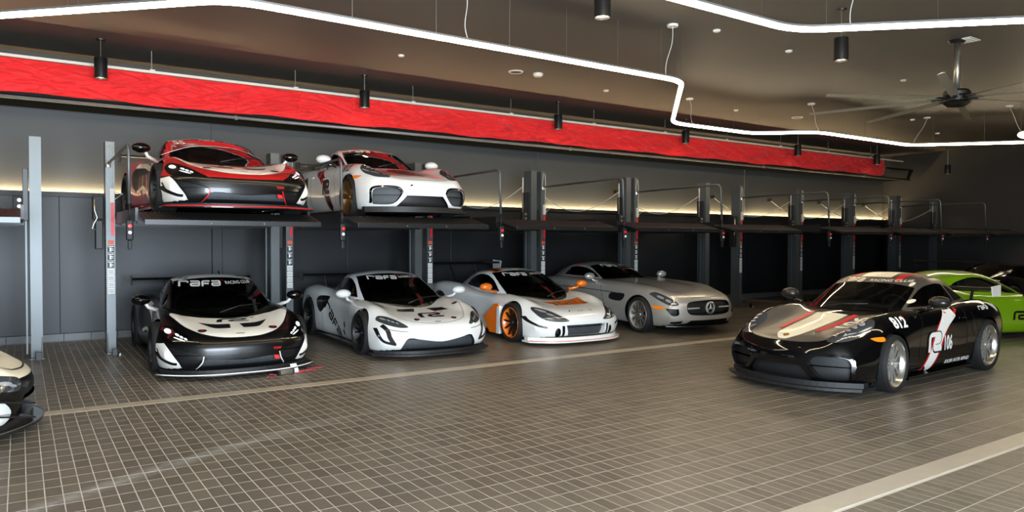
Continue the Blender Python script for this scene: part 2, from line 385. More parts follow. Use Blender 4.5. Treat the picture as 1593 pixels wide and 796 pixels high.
line_light(L1, 'long zigzag glowing line light hung between the camera side and the red banner',
           along(L1[1], L1[2], (0.02, 0.2, 0.36, 0.52, 0.66, 0.80, 0.93)) + along(L1[2], L1[3], (0.02, 0.45, 0.96)) + along(L1[3], L1[4], (0.45, 0.75)) + along(L1[4], L1[5], (0.1,)) + along(L1[5], L1[6], (0.25, 0.5, 0.75)) + along(L1[6], L1[7], (0.1, 0.3)) + along(L1[0], L1[1], (0.70, 0.72)),
           [(4.5, 7.62, 4.4, 7.55), (7.85, 7.62, 7.72, 7.37), (11.5, 10.4, 11.97, 10.92), (14.45, 9.47, 14.63, 9.78), (18.25, 9.4, 18.6, 9.25)])
L2 = [(-1.0, 5.09), (7.28, 5.09), (12.2, 0.4)]
line_light(L2, 'shorter glowing line light nearest the camera at top right',
           along(L2[0], L2[1], (0.5, 0.7, 0.85, 0.93)) + along(L2[1], L2[2], (0.05, 0.22, 0.45)), [(7.75, 4.7, 7.9, 4.75)])
L3 = [(19.2, 4.6), (18.0, 6.9), (18.55, 7.25), (21.5, 7.25)]
line_light(L3, 'glowing line light end at the far right edge', along(L3[1], L3[2], (0.5,)), [(18.4, 7.1, 18.5, 7.4)])

# ------------------------------------------------------------------ pendant spotlights
M_BLK = mat('pendant black', srgb(20, 20, 20), 0.35)
M_CANR = mat('canopy maroon', srgb(70, 40, 38), 0.5)
M_LENS = emit_mat('pendant lens', srgb(255, 232, 190), 14)
def make_pendant(loc, drop, r, h, label, group=None):
    root = empty('pendant_spotlight', (loc[0], loc[1], CEIL_Z), label=label, cat='lamp', group=group)
    MB().lathe([(0, -0.02), (0.062, -0.02), (0.065, 0)], 20).build('canopy', M_BLK, root, True, 40)
    MB().tube([(0, 0, -0.02), (0, 0, -drop)], 0.006, 8).build('stem', M_WIRE, root)
    b = MB().lathe([(0, -drop), (r*0.96, -drop), (r, -drop-0.008), (r, -drop-h), (r*0.9, -drop-h), (r*0.86, -drop-h+0.035), (0, -drop-h+0.037)], 28).build('housing', M_BLK, root, True, 35)
    MB().lathe([(r+0.0008, -drop-h*0.42), (r+0.0008, -drop-h*0.44)], 28).build('ring_groove', M_FRAME, b, True)
    MB().lathe([(0, -drop-h+0.028), (r*0.85, -drop-h+0.028)], 24).build('lens', M_LENS, root)
    d = bpy.data.lights.new('pendant_beam', 'SPOT'); d.energy = 45; d.spot_size = math.radians(62); d.spot_blend = 0.7; d.shadow_soft_size = 0.05; d.color = (1.0, 0.86, 0.66)
    l = bpy.data.objects.new('pendant_beam', d); COL.objects.link(l); l.parent = root; l.location = (0, 0, -drop-h-0.01)
    return root
PY = 12.85
pend = [(1.055, 'nearest the left edge'), (5.35, 'second from left'), (9.9, 'third from left'), (13.95, 'fourth from left'), (18.6, 'fifth from left'), (22.75, 'sixth from left')]
for px_, w_ in pend:
    make_pendant((px_, PY), 0.285, 0.092, 0.315, 'black pendant spotlight in front of the red banner, '+w_, 'pendant spotlights along the red banner')
make_pendant((25.2, 11.85), 0.55, 0.092, 0.30, 'black cylinder pendant spotlight by the dark end wall right of the banner', 'pendant spotlights along the red banner')
make_pendant((5.32, 6.12), 0.33, 0.092, 0.30, 'black cylinder pendant spotlight at the top edge above the zigzag light')
make_pendant((9.05, 5.62), 0.38, 0.092, 0.30, 'black cylinder pendant spotlight right under the nearest line light')

# ------------------------------------------------------------------ ceiling discs, speaker, vents, fan
def disc(loc, r, name, label, cat, group=None, h=0.03):
    root = MB().lathe([(0, -h), (r*0.7, -h), (r, -h*0.5), (r, 0)], 24, 'z').build(name, M_WHITE, None, True, 35)
    root.location = (loc[0], loc[1], CEIL_Z); return tag(root, label, cat, group)
D = [((5.27, 11.11), 'between the first two pendants'), ((9.93, 11.3), 'above the middle of the red banner'), ((8.44, 7.19), 'right of the kinked cable'), ((10.3, 7.3), 'left of the hanging black spotlight'), ((13.94, 7.38), 'behind the fan blades'), ((13.9, 11.25), 'over the far line light'), ((18.6, 9.6), 'beside the far feed canopy'), ((21.5, 10.4), 'near the far right corner')]
for p, w_ in D: disc(p, 0.055, 'sprinkler_cover', 'small white sprinkler cover disc on the ceiling '+w_, 'sprinkler', 'sprinkler covers')
disc((7.92, 10.9), 0.095, 'smoke_detector', 'white dome smoke detector beside the round ceiling hole', 'detector', None, 0.06)
sp = empty('ceiling_speaker', (7.5, 11.0, CEIL_Z), label='round recessed ceiling speaker with white rim and dark centre', cat='speaker')
MB().lathe([(0.10, -0.012), (0.125, -0.02), (0.14, 0.0)], 28).build('rim', M_WHITE, sp, True)
MB().lathe([(0, -0.004), (0.10, -0.004)], 28).build('grille', M_FRAME, sp)
sp2 = copy_tree(sp); sp2.location = (15.98, 11.07, CEIL_Z); sp2['label'] = 'round recessed ceiling speaker at the tip of the fan blade'
vent = empty('ceiling_vent', (11.98, 5.42, CEIL_Z), label='small white louvred ceiling vent beside the fan rod', cat='vent')
MB().box(-0.16, 0.16, -0.16, 0.16, -0.012, 0).build('frame', M_WHITE, vent)
for k in range(5): MB().box(-0.13, 0.13, -0.125+k*0.055, -0.095+k*0.055, -0.02, -0.012).build('slat', M_WHITE, vent)
M_ALU = mat('brushed aluminium', srgb(190, 186, 176), 0.32, metal=0.9)
M_BLADE = mat('fan blade pewter', srgb(176, 168, 150), 0.36, metal=0.35)
fan = empty('ceiling_fan', (11.9, 5.48, CEIL_Z), label='large silver ceiling fan with long blades on a metal rod', cat='fan')
MB().lathe([(0, -0.05), (0.09, -0.05), (0.13, 0)], 24).build('canopy', M_BLK, fan, True, 40)
MB().tube([(0, 0, -0.04), (0, 0, -0.78)], 0.045, 16).build('rod', M_ALU, fan, True)
MB().lathe([(0, -0.76), (0.16, -0.76), (0.19, -0.79), (0.19, -0.84), (0.15, -0.86), (0.15, -0.92), (0.19, -0.95), (0.13, -1.0), (0, -1.0)], 32).build('motor_hub', M_BLK, fan, True, 35)
zb = -0.88
for k in range(8):
    a = math.radians(20+45*k); tilt = math.radians(13)
    prof = [(-0.065, 0.0), (-0.025, 0.012), (0.025, 0.012), (0.065, 0.0), (0.025, 0.002), (-0.025, 0.002)]
    m = MB(); vs = []; n = len(prof)
    for R_, sc in ((0.22, 0.75), (0.6, 1.0), (1.6, 0.9), (2.15, 0.75)):
        for (w_, t_) in prof:
            yy = w_*sc*math.cos(tilt); zz = w_*sc*math.sin(tilt)+t_
            vs.append((R_*math.cos(a)-yy*math.sin(a), R_*math.sin(a)+yy*math.cos(a), zb+zz-0.012*R_))
    fs = [(i*n+j, i*n+(j+1) % n, (i+1)*n+(j+1) % n, (i+1)*n+j) for i in range(3) for j in range(n)] + [tuple(range(n)), tuple(range(3*n, 4*n))]
    m.add(vs, fs); m.build('blade', M_BLADE, fan)
    MB().box(0.12, 0.34, -0.03, 0.03, zb-0.012, zb+0.012).build('blade_bracket', M_BLK, fan).rotation_euler = (0, 0, a)

# ------------------------------------------------------------------ parking lifts
M_STEEL = mat('lift steel grey', srgb(92, 96, 97), 0.40, metal=0.5, noise=0.06, nscale=3)
M_DKST = mat('lift steel black', srgb(30, 31, 32), 0.36, metal=0.3)
M_DECK = mat('lift deck dark', srgb(52, 49, 46), 0.42, metal=0.35, bump=0.15, bscale=150)
M_RUB = mat('rubber black', srgb(14, 14, 15), 0.6)
M_REDP = mat('red plastic', srgb(214, 30, 40), 0.4)
M_LBW = mat('label white', srgb(226, 226, 222), 0.5); M_LBK = mat('label black', srgb(18, 18, 18), 0.5); M_LBO = mat('label orange', srgb(214, 84, 50), 0.5)
M_CABW = mat('cable white', srgb(190, 186, 176), 0.45)
PYF = 12.5; DEPTH = 0.27; PTOP = 3.03
def channel(w, d, z1, t=0.012):
    """C-section column, open to the back"""
    m = MB()
    m.box(0, w, 0, t, 0, z1); m.box(0, t, t, d, 0, z1); m.box(w-t, w, t, d, 0, z1)
    m.box(t, t+0.03, d-t, d, 0, z1); m.box(w-t-0.03, w-t, d-t, d, 0, z1)
    return m
def make_lift(x0, label, left=True, right=True, arm=True, dark=True):
    root = empty('parking_lift', (x0, PYF, 0), label=label, cat='car lift', group='parking lifts along the back wall')
    W = 2.436-0.25+0.02
    ms = M_STEEL
    if left:
        c = channel(0.11, DEPTH, PTOP).build('column', ms, root)
        m = MB(); m.prism([(0.0, 0.30), (-0.11, 0.02), (-0.11, 0.0), (0.0, 0.0)], 'x', 0.004, 0.014); m.box(-0.01, 0.12, -0.14, DEPTH+0.05, 0, 0.012)
        m.build('base_plate', ms, root)
        MB().bbox(0.035, 0.095, -0.36, -0.30, 0.0, 0.10, 0.004).build('floor_stop', M_DKST, root)
        MB().lathe([(0, 0.03), (0.018, 0.03), (0.018, 0.012), (0.03, 0.012), (0.03, 0)], 12, 'z', (0.13, -0.33, 0)).build('anchor_bolt', M_ALU, root)
        MB().box(0.06, 0.10, -0.006, -0.001, 1.76, 2.20).build('safety_strip', M_REDP, c)
        MB().box(0.02, 0.095, -0.004, -0.001, 1.645, 1.70).build('warning_label', M_LBO, c)
        z = 1.63
        for k in range(7):
            h = 0.105 if k < 3 else 0.088
            lb = MB().box(0.015, 0.097, -0.004, -0.001, z-h+0.012, z).build('warning_label', M_LBK if k < 3 else M_LBW, c)
            q = MB()
            if k < 3:
                q.box(0.022, 0.09, -0.0055, -0.004, z-0.022, z-0.010); q.box(0.04, 0.062, -0.0055, -0.004, z-h+0.022, z-0.03)
                q.box(0.062, 0.088, -0.0055, -0.004, z-0.05, z-0.042); q.box(0.062, 0.088, -0.0055, -0.004, z-0.07, z-0.062)
                q.build('pictogram', M_LBW, lb)
            else:
                for r_ in range(3): q.box(0.022, 0.09, -0.0055, -0.004, z-0.026-r_*0.018, z-0.018-r_*0.018)
                q.build('pictogram', mat('label grey print', srgb(120, 118, 116), 0.5), lb)
            z -= h
        # hydraulic power unit on the outer side
        pu = MB(); pu.bbox(-0.15, -0.02, 0.05, 0.24, 1.98, 2.30, 0.012); pu.build('power_unit', M_RUB, root)
        MB().bbox(-0.12, -0.03, 0.06, 0.22, 1.58, 1.97, 0.01).build('oil_tank', M_LBK, root)
        MB().tube([(-0.13, 0.04, 2.25), (-0.13, 0.03, 2.1), (-0.10, 0.03, 2.0), (-0.14, 0.03, 1.92), (-0.16, 0.03, 1.86), (-0.12, 0.03, 1.84)], 0.012, 8).build('hose', M_ALU, root, True)
        br = MB(); br.tube([(0.06, -0.02, 2.36), (0.20, -0.02, 2.33), (0.09, -0.02, 2.24), (0.06, -0.02, 2.36)], 0.011, 6); br.box(0.045, 0.10, -0.03, 0.0, 2.21, 2.40)
        br.build('lock_bracket', M_CABW, root)
        MB().tube([(0.02, -0.01, 2.72), (0.015, -0.03, 2.80), (0.03, -0.03, 2.93), (0.055, -0.01, 3.0)], 0.006, 6).build('cable_loop', M_CABW, root, True)
        MB().tube([(0.085, -0.012, 2.98), (0.10, -0.014, 2.85), (0.092, -0.012, 2.5), (0.085, -0.012, 2.40)], 0.006, 6).build('lock_cable', M_CABW, root, True)
    if right:
        cR = channel(0.13, DEPTH, PTOP).build('column', ms, root); cR.location = (W, 0, 0)
        m = MB(); m.prism([(0.0, 0.30), (-0.11, 0.02), (-0.11, 0.0), (0.0, 0.0)], 'x', W+0.116, W+0.126); m.box(W-0.01, W+0.14, -0.14, DEPTH+0.05, 0, 0.012)
        m.build('base_plate', ms, root)
        MB().bbox(W+0.045, W+0.115, -0.30, -0.22, 0.0, 0.12, 0.004).build('floor_stop', M_DKST, root)
        MB().bbox(W-0.075, W-0.012, 0.06, 0.22, 1.95, 2.62, 0.006).build('carriage', M_DKST, root)
        MB().box(W-0.05, W-0.03, 0.12, 0.15, 0.05, 1.95).build('guide_rod', M_STEEL, root)
        MB().bbox(W-0.18, W-0.08, 0.02, 0.12, 2.09, 2.26, 0.01).build('latch_box', M_RUB, root)
        for zz in (2.13, 2.21): MB().lathe([(0, -0.012), (0.022, -0.01), (0.026, 0)], 14, 'y', (W-0.11, 0.02, zz)).build('bolt_head', M_ALU, root)
    # deck, ramp, beams
    dx0, dx1 = 0.15, W-0.10; yb = 1.55
    MB().bbox(dx0, dx1, -2.07, yb, 1.985, 2.022, 0.004).build('deck', M_DECK, root)
    rp = MB(); rp.prism([(-2.07, 2.022), (-2.50, 1.925), (-2.50, 1.89), (-2.07, 1.985)], 'x', dx0, dx1); rp = rp.build('ramp', M_DECK, root)
    ribs = MB()
    for k in range(46):
        xx = dx0+0.04+(dx1-dx0-0.08)*k/45
        ribs.add([(xx-.006, -2.48, 1.932), (xx+.006, -2.48, 1.932), (xx+.006, -2.08, 2.022), (xx-.006, -2.08, 2.022), (xx-.004, -2.47, 1.941), (xx+.004, -2.47, 1.941), (xx+.004, -2.09, 2.030), (xx-.004, -2.09, 2.030)], [(4, 5, 6, 7), (0, 1, 5, 4), (2, 3, 7, 6), (1, 2, 6, 5), (3, 0, 4, 7)])
    ribs.build('ramp_ribs', M_DECK, rp)
    MB().bbox(dx0, dx1, -2.515, -2.495, 1.868, 1.928, 0.003).build('ramp_lip', M_DKST if dark else M_STEEL, root)
    for xx in (dx0-0.03, dx1):
        MB().box(xx, xx+0.03, -2.0, yb, 1.92, 2.07).build('side_rail', M_DKST, root)
    for yy in (-1.95, -0.4, 0.8, 1.4):
        MB().box(dx0, dx1, yy, yy+0.10, 1.89, 1.985).build('cross_beam', M_DKST, root)
    for s_ in (0.35, 0.65):
        xx = dx0+(dx1-dx0)*s_; MB().lathe([(0, -0.012), (0.010, -0.01), (0.012, 0)], 12, 'y', (xx, -2.515, 1.895)).build('bolt_head', M_STEEL, root)
    MB().box(dx0-0.04, dx1+0.04, 0.02, 0.24, 1.89, 1.985).build('lift_beam', M_DKST, root)
    if arm and left:
        a = fillet([(0.03, -0.02, 2.73), (0.03, -2.24, 2.75), (0.03, -2.27, 2.10)], 0.10, 6)
        MB().tube(a, 0.017, 8).build('control_arm', M_STEEL, root, True)
        MB().lathe([(0, -0.05), (0.035, -0.05), (0.035, 0.0), (0, 0.0)], 12, 'z', (0.03, -0.03, 2.73)).build('arm_hinge', M_ALU, root)
        MB().tube([(0.03, -2.27, 2.10), (0.035, -2.28, 2.0), (0.03, -2.27, 1.92)], 0.009, 6).build('control_cable', M_RUB, root, True)
        cb = MB().bbox(-0.005, 0.065, -2.31, -2.25, 1.70, 1.92, 0.014).build('control_box', M_RUB, root)
        MB().bbox(0.012, 0.05, -2.30, -2.26, 1.60, 1.70, 0.008).build('control_grip', M_RUB, cb)
        MB().lathe([(0, -0.018), (0.02, -0.016), (0.024, 0)], 16, 'y', (0.03, -2.31, 1.855)).build('red_button', M_REDP, cb)
        MB().lathe([(0, -0.014), (0.018, -0.012), (0.02, 0)], 16, 'y', (0.03, -2.31, 1.785)).build('white_button', M_LBW, cb)
    # wall bracket with slack cable
    if right and arm:
        MB().tube([Vector((1.0, 1.83, 2.86)).lerp(Vector((W-0.14, 0.1, 2.72)), t)+Vector((0, 0, -0.45*math.sin(math.pi*t))) for t in np.linspace(0, 1, 16)], 0.007, 6).build('air_hose', M_CABW, root, True)
        MB().bbox(0.96, 1.04, 1.80, 1.905, 2.82, 2.91, 0.008).build('hose_bracket', M_DKST, root)
        MB().tube([(W-0.14, 0.08, 2.90), (W-0.14, 0.08, 2.62)], 0.014, 8).build('regulator', M_CABW, root, True)
        MB().tube([(W-0.14, 0.08, 2.62), (W-0.14, 0.08, 2.26)], 0.004, 6).build('regulator_line', M_CABW, root, True)
    return root
def lift_at(x0, label, **k):
    r = make_lift(0.0, label, **k); r.location = (x0, PYF, 0); done = set()
    def walk(o):
        for ch in o.children:
            o_ = ch.data
            if o_ not in done:
                done.add(o_)
                for v in o_.vertices:
                    v.co.x *= 1.108
                    v.co.y *= 1.0 if v.co.y > -0.4 else 1.114
                    if v.co.z > 0.6: v.co.z = 1.7+(v.co.z-1.7)*1.114
            ch.location.x *= 1.108; walk(ch)
    walk(r); return r
P = 2.70
lift_at(0.12-2.206*1.108, 'parking lift cut off by the left edge, its empty platform at left', left=False, arm=False, dark=False)
names = ['parking lift carrying the red and white race car', 'parking lift carrying the white coupe with the red bonnet stripe', 'empty parking lift right of the raised white coupe', 'empty parking lift over the silver coupe', 'last empty lift before the gap in the row']
for k, n_ in enumerate(names): lift_at(1.075+P*k, n_)
names = ['first empty parking lift after the gap in the row', 'second empty parking lift after the gap in the row', 'third empty parking lift after the gap, above the black coupe roof', 'empty parking lift at the far right end of the row']
for k, n_ in enumerate(names): lift_at(15.62+2.62*k, n_)
# ------------------------------------------------------------------ car surfaces
def pch(pts):
    pts = sorted(pts); xs = np.array([p[0] for p in pts], float); ys = np.array([p[1] for p in pts], float)
    if len(xs) == 1: return lambda x: np.full_like(np.asarray(x, float), ys[0])
    h = np.diff(xs); d = np.diff(ys)/h; m = np.zeros_like(xs); m[0] = d[0]; m[-1] = d[-1]
    for i in range(1, len(xs)-1):
        if d[i-1]*d[i] > 0:
            w1, w2 = 2*h[i]+h[i-1], h[i]+2*h[i-1]; m[i] = (w1+w2)/(w1/d[i-1]+w2/d[i])
    def f(x):
        x = np.clip(np.asarray(x, float), xs[0], xs[-1]); i = np.clip(np.searchsorted(xs, x)-1, 0, len(h)-1)
        t = (x-xs[i])/h[i]
        return (1+2*t)*(1-t)**2*ys[i] + t*(1-t)**2*h[i]*m[i] + t*t*(3-2*t)*ys[i+1] + t*t*(t-1)*h[i]*m[i+1]
    return f
def crom(P, n):
    """smooth curve through section points P (k,2); last point lies on the centre line"""
    P = np.asarray(P, float); g0 = P[1]*np.array([-1, 1]) if P[0, 0] == 0 else 2*P[0]-P[1]; g1 = P[-2]*np.array([-1, 1]); Q = np.vstack([g0, P, g1])
    d = np.linalg.norm(np.diff(Q, axis=0), axis=1); d = np.maximum(d, 1e-5)**0.5; t = np.concatenate([[0], np.cumsum(d)])
    L = np.concatenate([[0], np.cumsum(np.linalg.norm(np.diff(P, axis=0), axis=1))]); L /= L[-1]
    s = np.linspace(0, 1, n); tt = np.interp(s, L, t[1:-1]); out = np.zeros((n, 2))
    for k, x in enumerate(tt):
        i = min(max(np.searchsorted(t, x)-1, 1), len(P)-1)
        p0, p1, p2, p3 = Q[i-1], Q[i], Q[i+1], Q[i+2]; t0, t1, t2, t3 = t[i-1], t[i], t[i+1], t[i+2]
        a1 = (t1-x)/(t1-t0)*p0+(x-t0)/(t1-t0)*p1; a2 = (t2-x)/(t2-t1)*p1+(x-t1)/(t2-t1)*p2; a3 = (t3-x)/(t3-t2)*p2+(x-t2)/(t3-t2)*p3
        b1 = (t2-x)/(t2-t0)*a1+(x-t0)/(t2-t0)*a2; b2 = (t3-x)/(t3-t1)*a2+(x-t1)/(t3-t1)*a3
        out[k] = (t2-x)/(t2-t1)*b1+(x-t1)/(t2-t1)*b2
    out[-1, 0] = 0
    if P[0, 0] == 0: out[0, 0] = 0
    return out
def grid_surface(G):
    """G (nx, ns, 3) half grid on the -y side ... mirrored to the full surface"""
    nx, ns = G.shape[:2]; M = G[:, ::-1][:, 1:].copy(); M[..., 1] *= -1
    A = np.concatenate([G, M], 1); n2 = A.shape[1]
    V = A.reshape(-1, 3); F = [(i*n2+j, i*n2+j+1, (i+1)*n2+j+1, (i+1)*n2+j) for i in range(nx-1) for j in range(n2-1)]
    return V, F
_sc = {}
def cached(fn):
    def g(S):
        k = (fn.__name__, id(S))
        if k not in _sc: _sc[k] = fn(S)
        return _sc[k]
    return g
@cached
def body_surface(S, nx=116, ns=52):
    xf, xr = S['xf'], S['xr']; t = np.linspace(0, 1, nx); X = xr+(xf-xr)*(1-np.cos(np.pi*t))/2
    c = {k: pch(v)(X) for k, v in S['c'].items()}
    G = np.zeros((nx, ns, 3)); W = S['W']
    for i, x in enumerate(X):
        P = np.array([(0, c['zb'][i]-0.012), (c['wb'][i]*0.55, c['zb'][i]-0.010), (c['wb'][i]-0.05, c['zb'][i]-0.004), (c['wb'][i], c['zb'][i]+0.02), (c['wl'][i], c['zl'][i]), (c['wm'][i], c['zm'][i]), (c['ws'][i], c['zs'][i]), (c['wc'][i], c['zc'][i]), (c['wi'][i], c['zi'][i]), (0, c['z0'][i])])
        Q = crom(P, ns)
        for (xe, ln, zn, p, sgn, wk) in ((xf, S['ln'], S['zn'], S['pn'], 1, S.get('wkn', 0.05)), (xr, S['lt'], S['zt'], S['pt'], -1, 0.05)):
            u = 1-(xe-x)*sgn/ln
            if u > 0:
                cl = max(1-u**p, 0)**(1/p); Q[:, 1] = zn+(Q[:, 1]-zn)*cl; Q[:, 0] *= 1-wk*u**4
        y = Q[:, 0]
        sf = min(max((x-(xf-S.get('bl', 0.8)))/S.get('bl', 0.8), 0), 1); sf = sf*sf*(3-2*sf)
        sr = min(max(((xr+0.8)-x)/0.8, 0), 1); sr = sr*sr*(3-2*sr)
        q = (np.abs(y)/W)**S.get('bp', 2.4)
        G[i, :, 0] = x-S['bf']*sf*q+S['br']*sr*q; G[i, :, 1] = -y; G[i, :, 2] = Q[:, 1]
    return grid_surface(G)
@cached
def cabin_surface(S, nx=84, ns=30):
    g = S['cab']; x1, x0 = g['x1'], g['x0']; X = np.linspace(x0, x1, nx)
    zr, wt, wb, dr, bw, zb = (pch(g[k])(X) for k in ('zr', 'wt', 'wb', 'drop', 'bow', 'zb'))
    G = np.zeros((nx, ns, 3))
    for i, x in enumerate(X):
        ze = zr[i]-dr[i]; zb_ = min(zb[i], ze-0.02)
        P = [(wb[i], zb_), ((wb[i]+wt[i])/2+0.018, (zb_+ze)/2+0.01), (wt[i]+0.006, ze-0.015), (wt[i]-0.02, ze+dr[i]*0.18), (wt[i]*0.72, zr[i]-dr[i]*0.42), (wt[i]*0.38, zr[i]-dr[i]*0.10), (0, zr[i])]
        Q = crom(P, ns); y = Q[:, 0]
        G[i, :, 0] = x-bw[i]*np.minimum(np.abs(y)/wt[i], 1)**2; G[i, :, 1] = -y; G[i, :, 2] = Q[:, 1]
    return grid_surface(G)
class Surf:
    """a surface that can be cut along outlines; each outline becomes a region of its own"""
    def __init__(s, V, F):
        bm = s.bm = bmesh.new(); vs = [bm.verts.new(v) for v in V.tolist()] if hasattr(V, 'tolist') else [bm.verts.new(v) for v in V]
        for f in F:
            try: bm.faces.new([vs[i] for i in f])
            except ValueError: pass
        bmesh.ops.remove_doubles(bm, verts=bm.verts[:], dist=1e-5)
        bmesh.ops.recalc_face_normals(bm, faces=bm.faces[:])
        bm.normal_update()
        if sum((f.normal.z*f.calc_area() for f in bm.faces)) < 0:
            bmesh.ops.reverse_faces(bm, faces=bm.faces[:]); bm.normal_update()
        s.nl = bm.verts.layers.float_vector.new('vn'); s.tl = bm.faces.layers.int.new('tag')
        for v in bm.verts: v[s.nl] = v.normal
        bm.faces.ensure_lookup_table()
        s.regions = {}
        s.bvh = BVHTree.FromBMesh(bm)
    def cut(s, name, poly, ax, filt, limit=None):
        bm = s.bm; tid = s.regions.setdefault(name, len(s.regions)+1); a0, a1 = ax
        P = [Vector(p) for p in poly]; lo = [min(p[k] for p in P)-0.005 for k in (0, 1)]; hi = [max(p[k] for p in P)+0.005 for k in (0, 1)]
        cand = []
        for f in bm.faces:
            if f[s.tl]: continue
            c = f.calc_center_median()
            if not (lo[0]-0.15 < c[a0] < hi[0]+0.15 and lo[1]-0.15 < c[a1] < hi[1]+0.15): continue
            if filt(c, f.normal): cand.append(f)
        n = len(P)
        def box(f):
            us = [v.co[a0] for v in f.verts]; ws = [v.co[a1] for v in f.verts]
            return (f, min(us), max(us), min(ws), max(ws))
        cand = [box(f) for f in cand]
        for i in range(n):
            a, b = P[i], P[(i+1) % n]; d = b-a
            if d.length < 1e-6: continue
            nn = Vector((-d.y, d.x)).normalized(); hit = []; rest = []; ax_, ay_ = a.x, a.y; nx_, ny_ = nn.x, nn.y
            e0, e1 = min(a.x, b.x)-1e-5, max(a.x, b.x)+1e-5; g0, g1 = min(a.y, b.y)-1e-5, max(a.y, b.y)+1e-5
            for q in cand:
                if q[2] < e0 or q[1] > e1 or q[4] < g0 or q[3] > g1: rest.append(q); continue
                sd = [(v.co[a0]-ax_)*nx_+(v.co[a1]-ay_)*ny_ for v in q[0].verts]
                if min(sd) < -1e-6 and max(sd) > 1e-6: hit.append(q[0])
                else: rest.append(q)
            if not hit: continue
            co = [0, 0, 0]; co[a0] = a.x; co[a1] = a.y; no = [0, 0, 0]; no[a0] = nn.x; no[a1] = nn.y
            geom = set(hit)
            for f in hit: geom.update(f.edges); geom.update(f.verts)
            r = bmesh.ops.bisect_plane(bm, geom=list(geom), dist=1e-6, plane_co=co, plane_no=no)
            cand = rest+[box(e) for e in r['geom'] if isinstance(e, bmesh.types.BMFace)]
        cand = [q[0] for q in cand]
        k = 0
        for f in cand:
            c = f.calc_center_median(); x, y = c[a0], c[a1]; ins = False
            for i in range(n):
                p, q = P[i], P[(i+1) % n]
                if (p.y > y) != (q.y > y) and x < (q.x-p.x)*(y-p.y)/(q.y-p.y)+p.x: ins = not ins
            if ins: f[s.tl] = tid; k += 1
        return k
    def piece(s, region, name, material, parent, shift=None, flip=False):
        tid = 0 if region is None else s.regions.get(region, -1); idx = {}; V = []; Nn = []; F = []
        for f in s.bm.faces:
            if f[s.tl] != tid: continue
            q = []
            for v in f.verts:
                if v not in idx: idx[v] = len(V); V.append(v.co+(Vector(shift) if shift else Vector())); Nn.append(v[s.nl].normalized())
                q.append(idx[v])
            F.append(q)
        if not F: return None
        me = bpy.data.meshes.new(name); me.from_pydata(V, [], F); me.shade_smooth()
        me.normals_split_custom_set_from_vertices([tuple(x) for x in Nn])
        me.materials.append(material); o = bpy.data.objects.new(name, me); COL.objects.link(o)
        if parent: o.parent = parent
        return o
    def walls(s, region, name, material, parent, shift):
        """sides of a recess: from the region's edge inwards"""
        tid = s.regions.get(region, -1); V = []; F = []; sh = Vector(shift)
        for e in s.bm.edges:
            fs = e.link_faces; ins = [f for f in fs if f[s.tl] == tid]
            if len(ins) == 1:
                a, b = e.verts; n = len(V); V += [a.co.copy(), b.co.copy(), b.co+sh, a.co+sh]; F.append((n, n+1, n+2, n+3))
        if not F: return None
        me = bpy.data.meshes.new(name); me.from_pydata(V, [], F); me.materials.append(material); o = bpy.data.objects.new(name, me); COL.objects.link(o); o.parent = parent
        return o
def smooth_poly(pts, n=4, closed=True):
    """Catmull-Rom rounding of an outline; a point given with a third value stays a sharp corner"""
    out = []; N = len(pts)
    for i in range(N):
        p0, p1, p2, p3 = [np.array(pts[(i+k) % N][:2], float) for k in (-1, 0, 1, 2)]
        c1 = len(pts[i]) > 2; c2 = len(pts[(i+1) % N]) > 2
        m1 = (p2-p0)/2*0.9 if not c1 else (p2-p1); m2 = (p3-p1)/2*0.9 if not c2 else (p2-p1)
        for k in range(n):
            t = k/n
            out.append(tuple((1+2*t)*(1-t)**2*p1+t*(1-t)**2*m1+t*t*(3-2*t)*p2+t*t*(t-1)*m2))
    return out
def circle(cx, cz, r, n=40): return [(cx+r*math.cos(2*math.pi*k/n), cz+r*math.sin(2*math.pi*k/n)) for k in range(n)]

# ------------------------------------------------------------------ flat graphics laid on a surface
_txt = {}
def text2d(s, bold=0.0, shear=0.0):
    key = (s, bold, shear)
    if key in _txt: return _txt[key]
    cu = bpy.data.curves.new('t', 'FONT'); cu.body = s; cu.size = 1.0; cu.offset = bold; cu.shear = shear; cu.resolution_u = 3; cu.align_x = 'CENTER'; cu.align_y = 'CENTER'
    ob = bpy.data.objects.new('t', cu); COL.objects.link(ob); dg = bpy.context.evaluated_depsgraph_get()
    me = bpy.data.meshes.new_from_object(ob.evaluated_get(dg)); V = [(v.co.x, v.co.y) for v in me.vertices]; F = [tuple(p.vertices) for p in me.polygons]
    bpy.data.objects.remove(ob); bpy.data.curves.remove(cu); bpy.data.meshes.remove(me)
    xs = [v[0] for v in V]; ys = [v[1] for v in V]; cx, cy = (min(xs)+max(xs))/2, (min(ys)+max(ys))/2; h = max(ys)-min(ys)
    V = [((x-cx)/h, (y-cy)/h) for x, y in V]; _txt[key] = (V, F); return V, F
def rects2d(rs, shear=0.0, h=1.0):
    V = []; F = []
    for (x0, y0, x1, y1) in rs:
        n = len(V); V += [(x0+shear*y0, y0), (x1+shear*y0, y0), (x1+shear*y1, y1), (x0+shear*y1, y1)]; F.append((n, n+1, n+2, n+3))
    xs = [v[0] for v in V]; ys = [v[1] for v in V]; cx, cy = (min(xs)+max(xs))/2, (min(ys)+max(ys))/2; hh = max(ys)-min(ys)
    return [((x-cx)/hh, (y-cy)/hh) for x, y in V], F
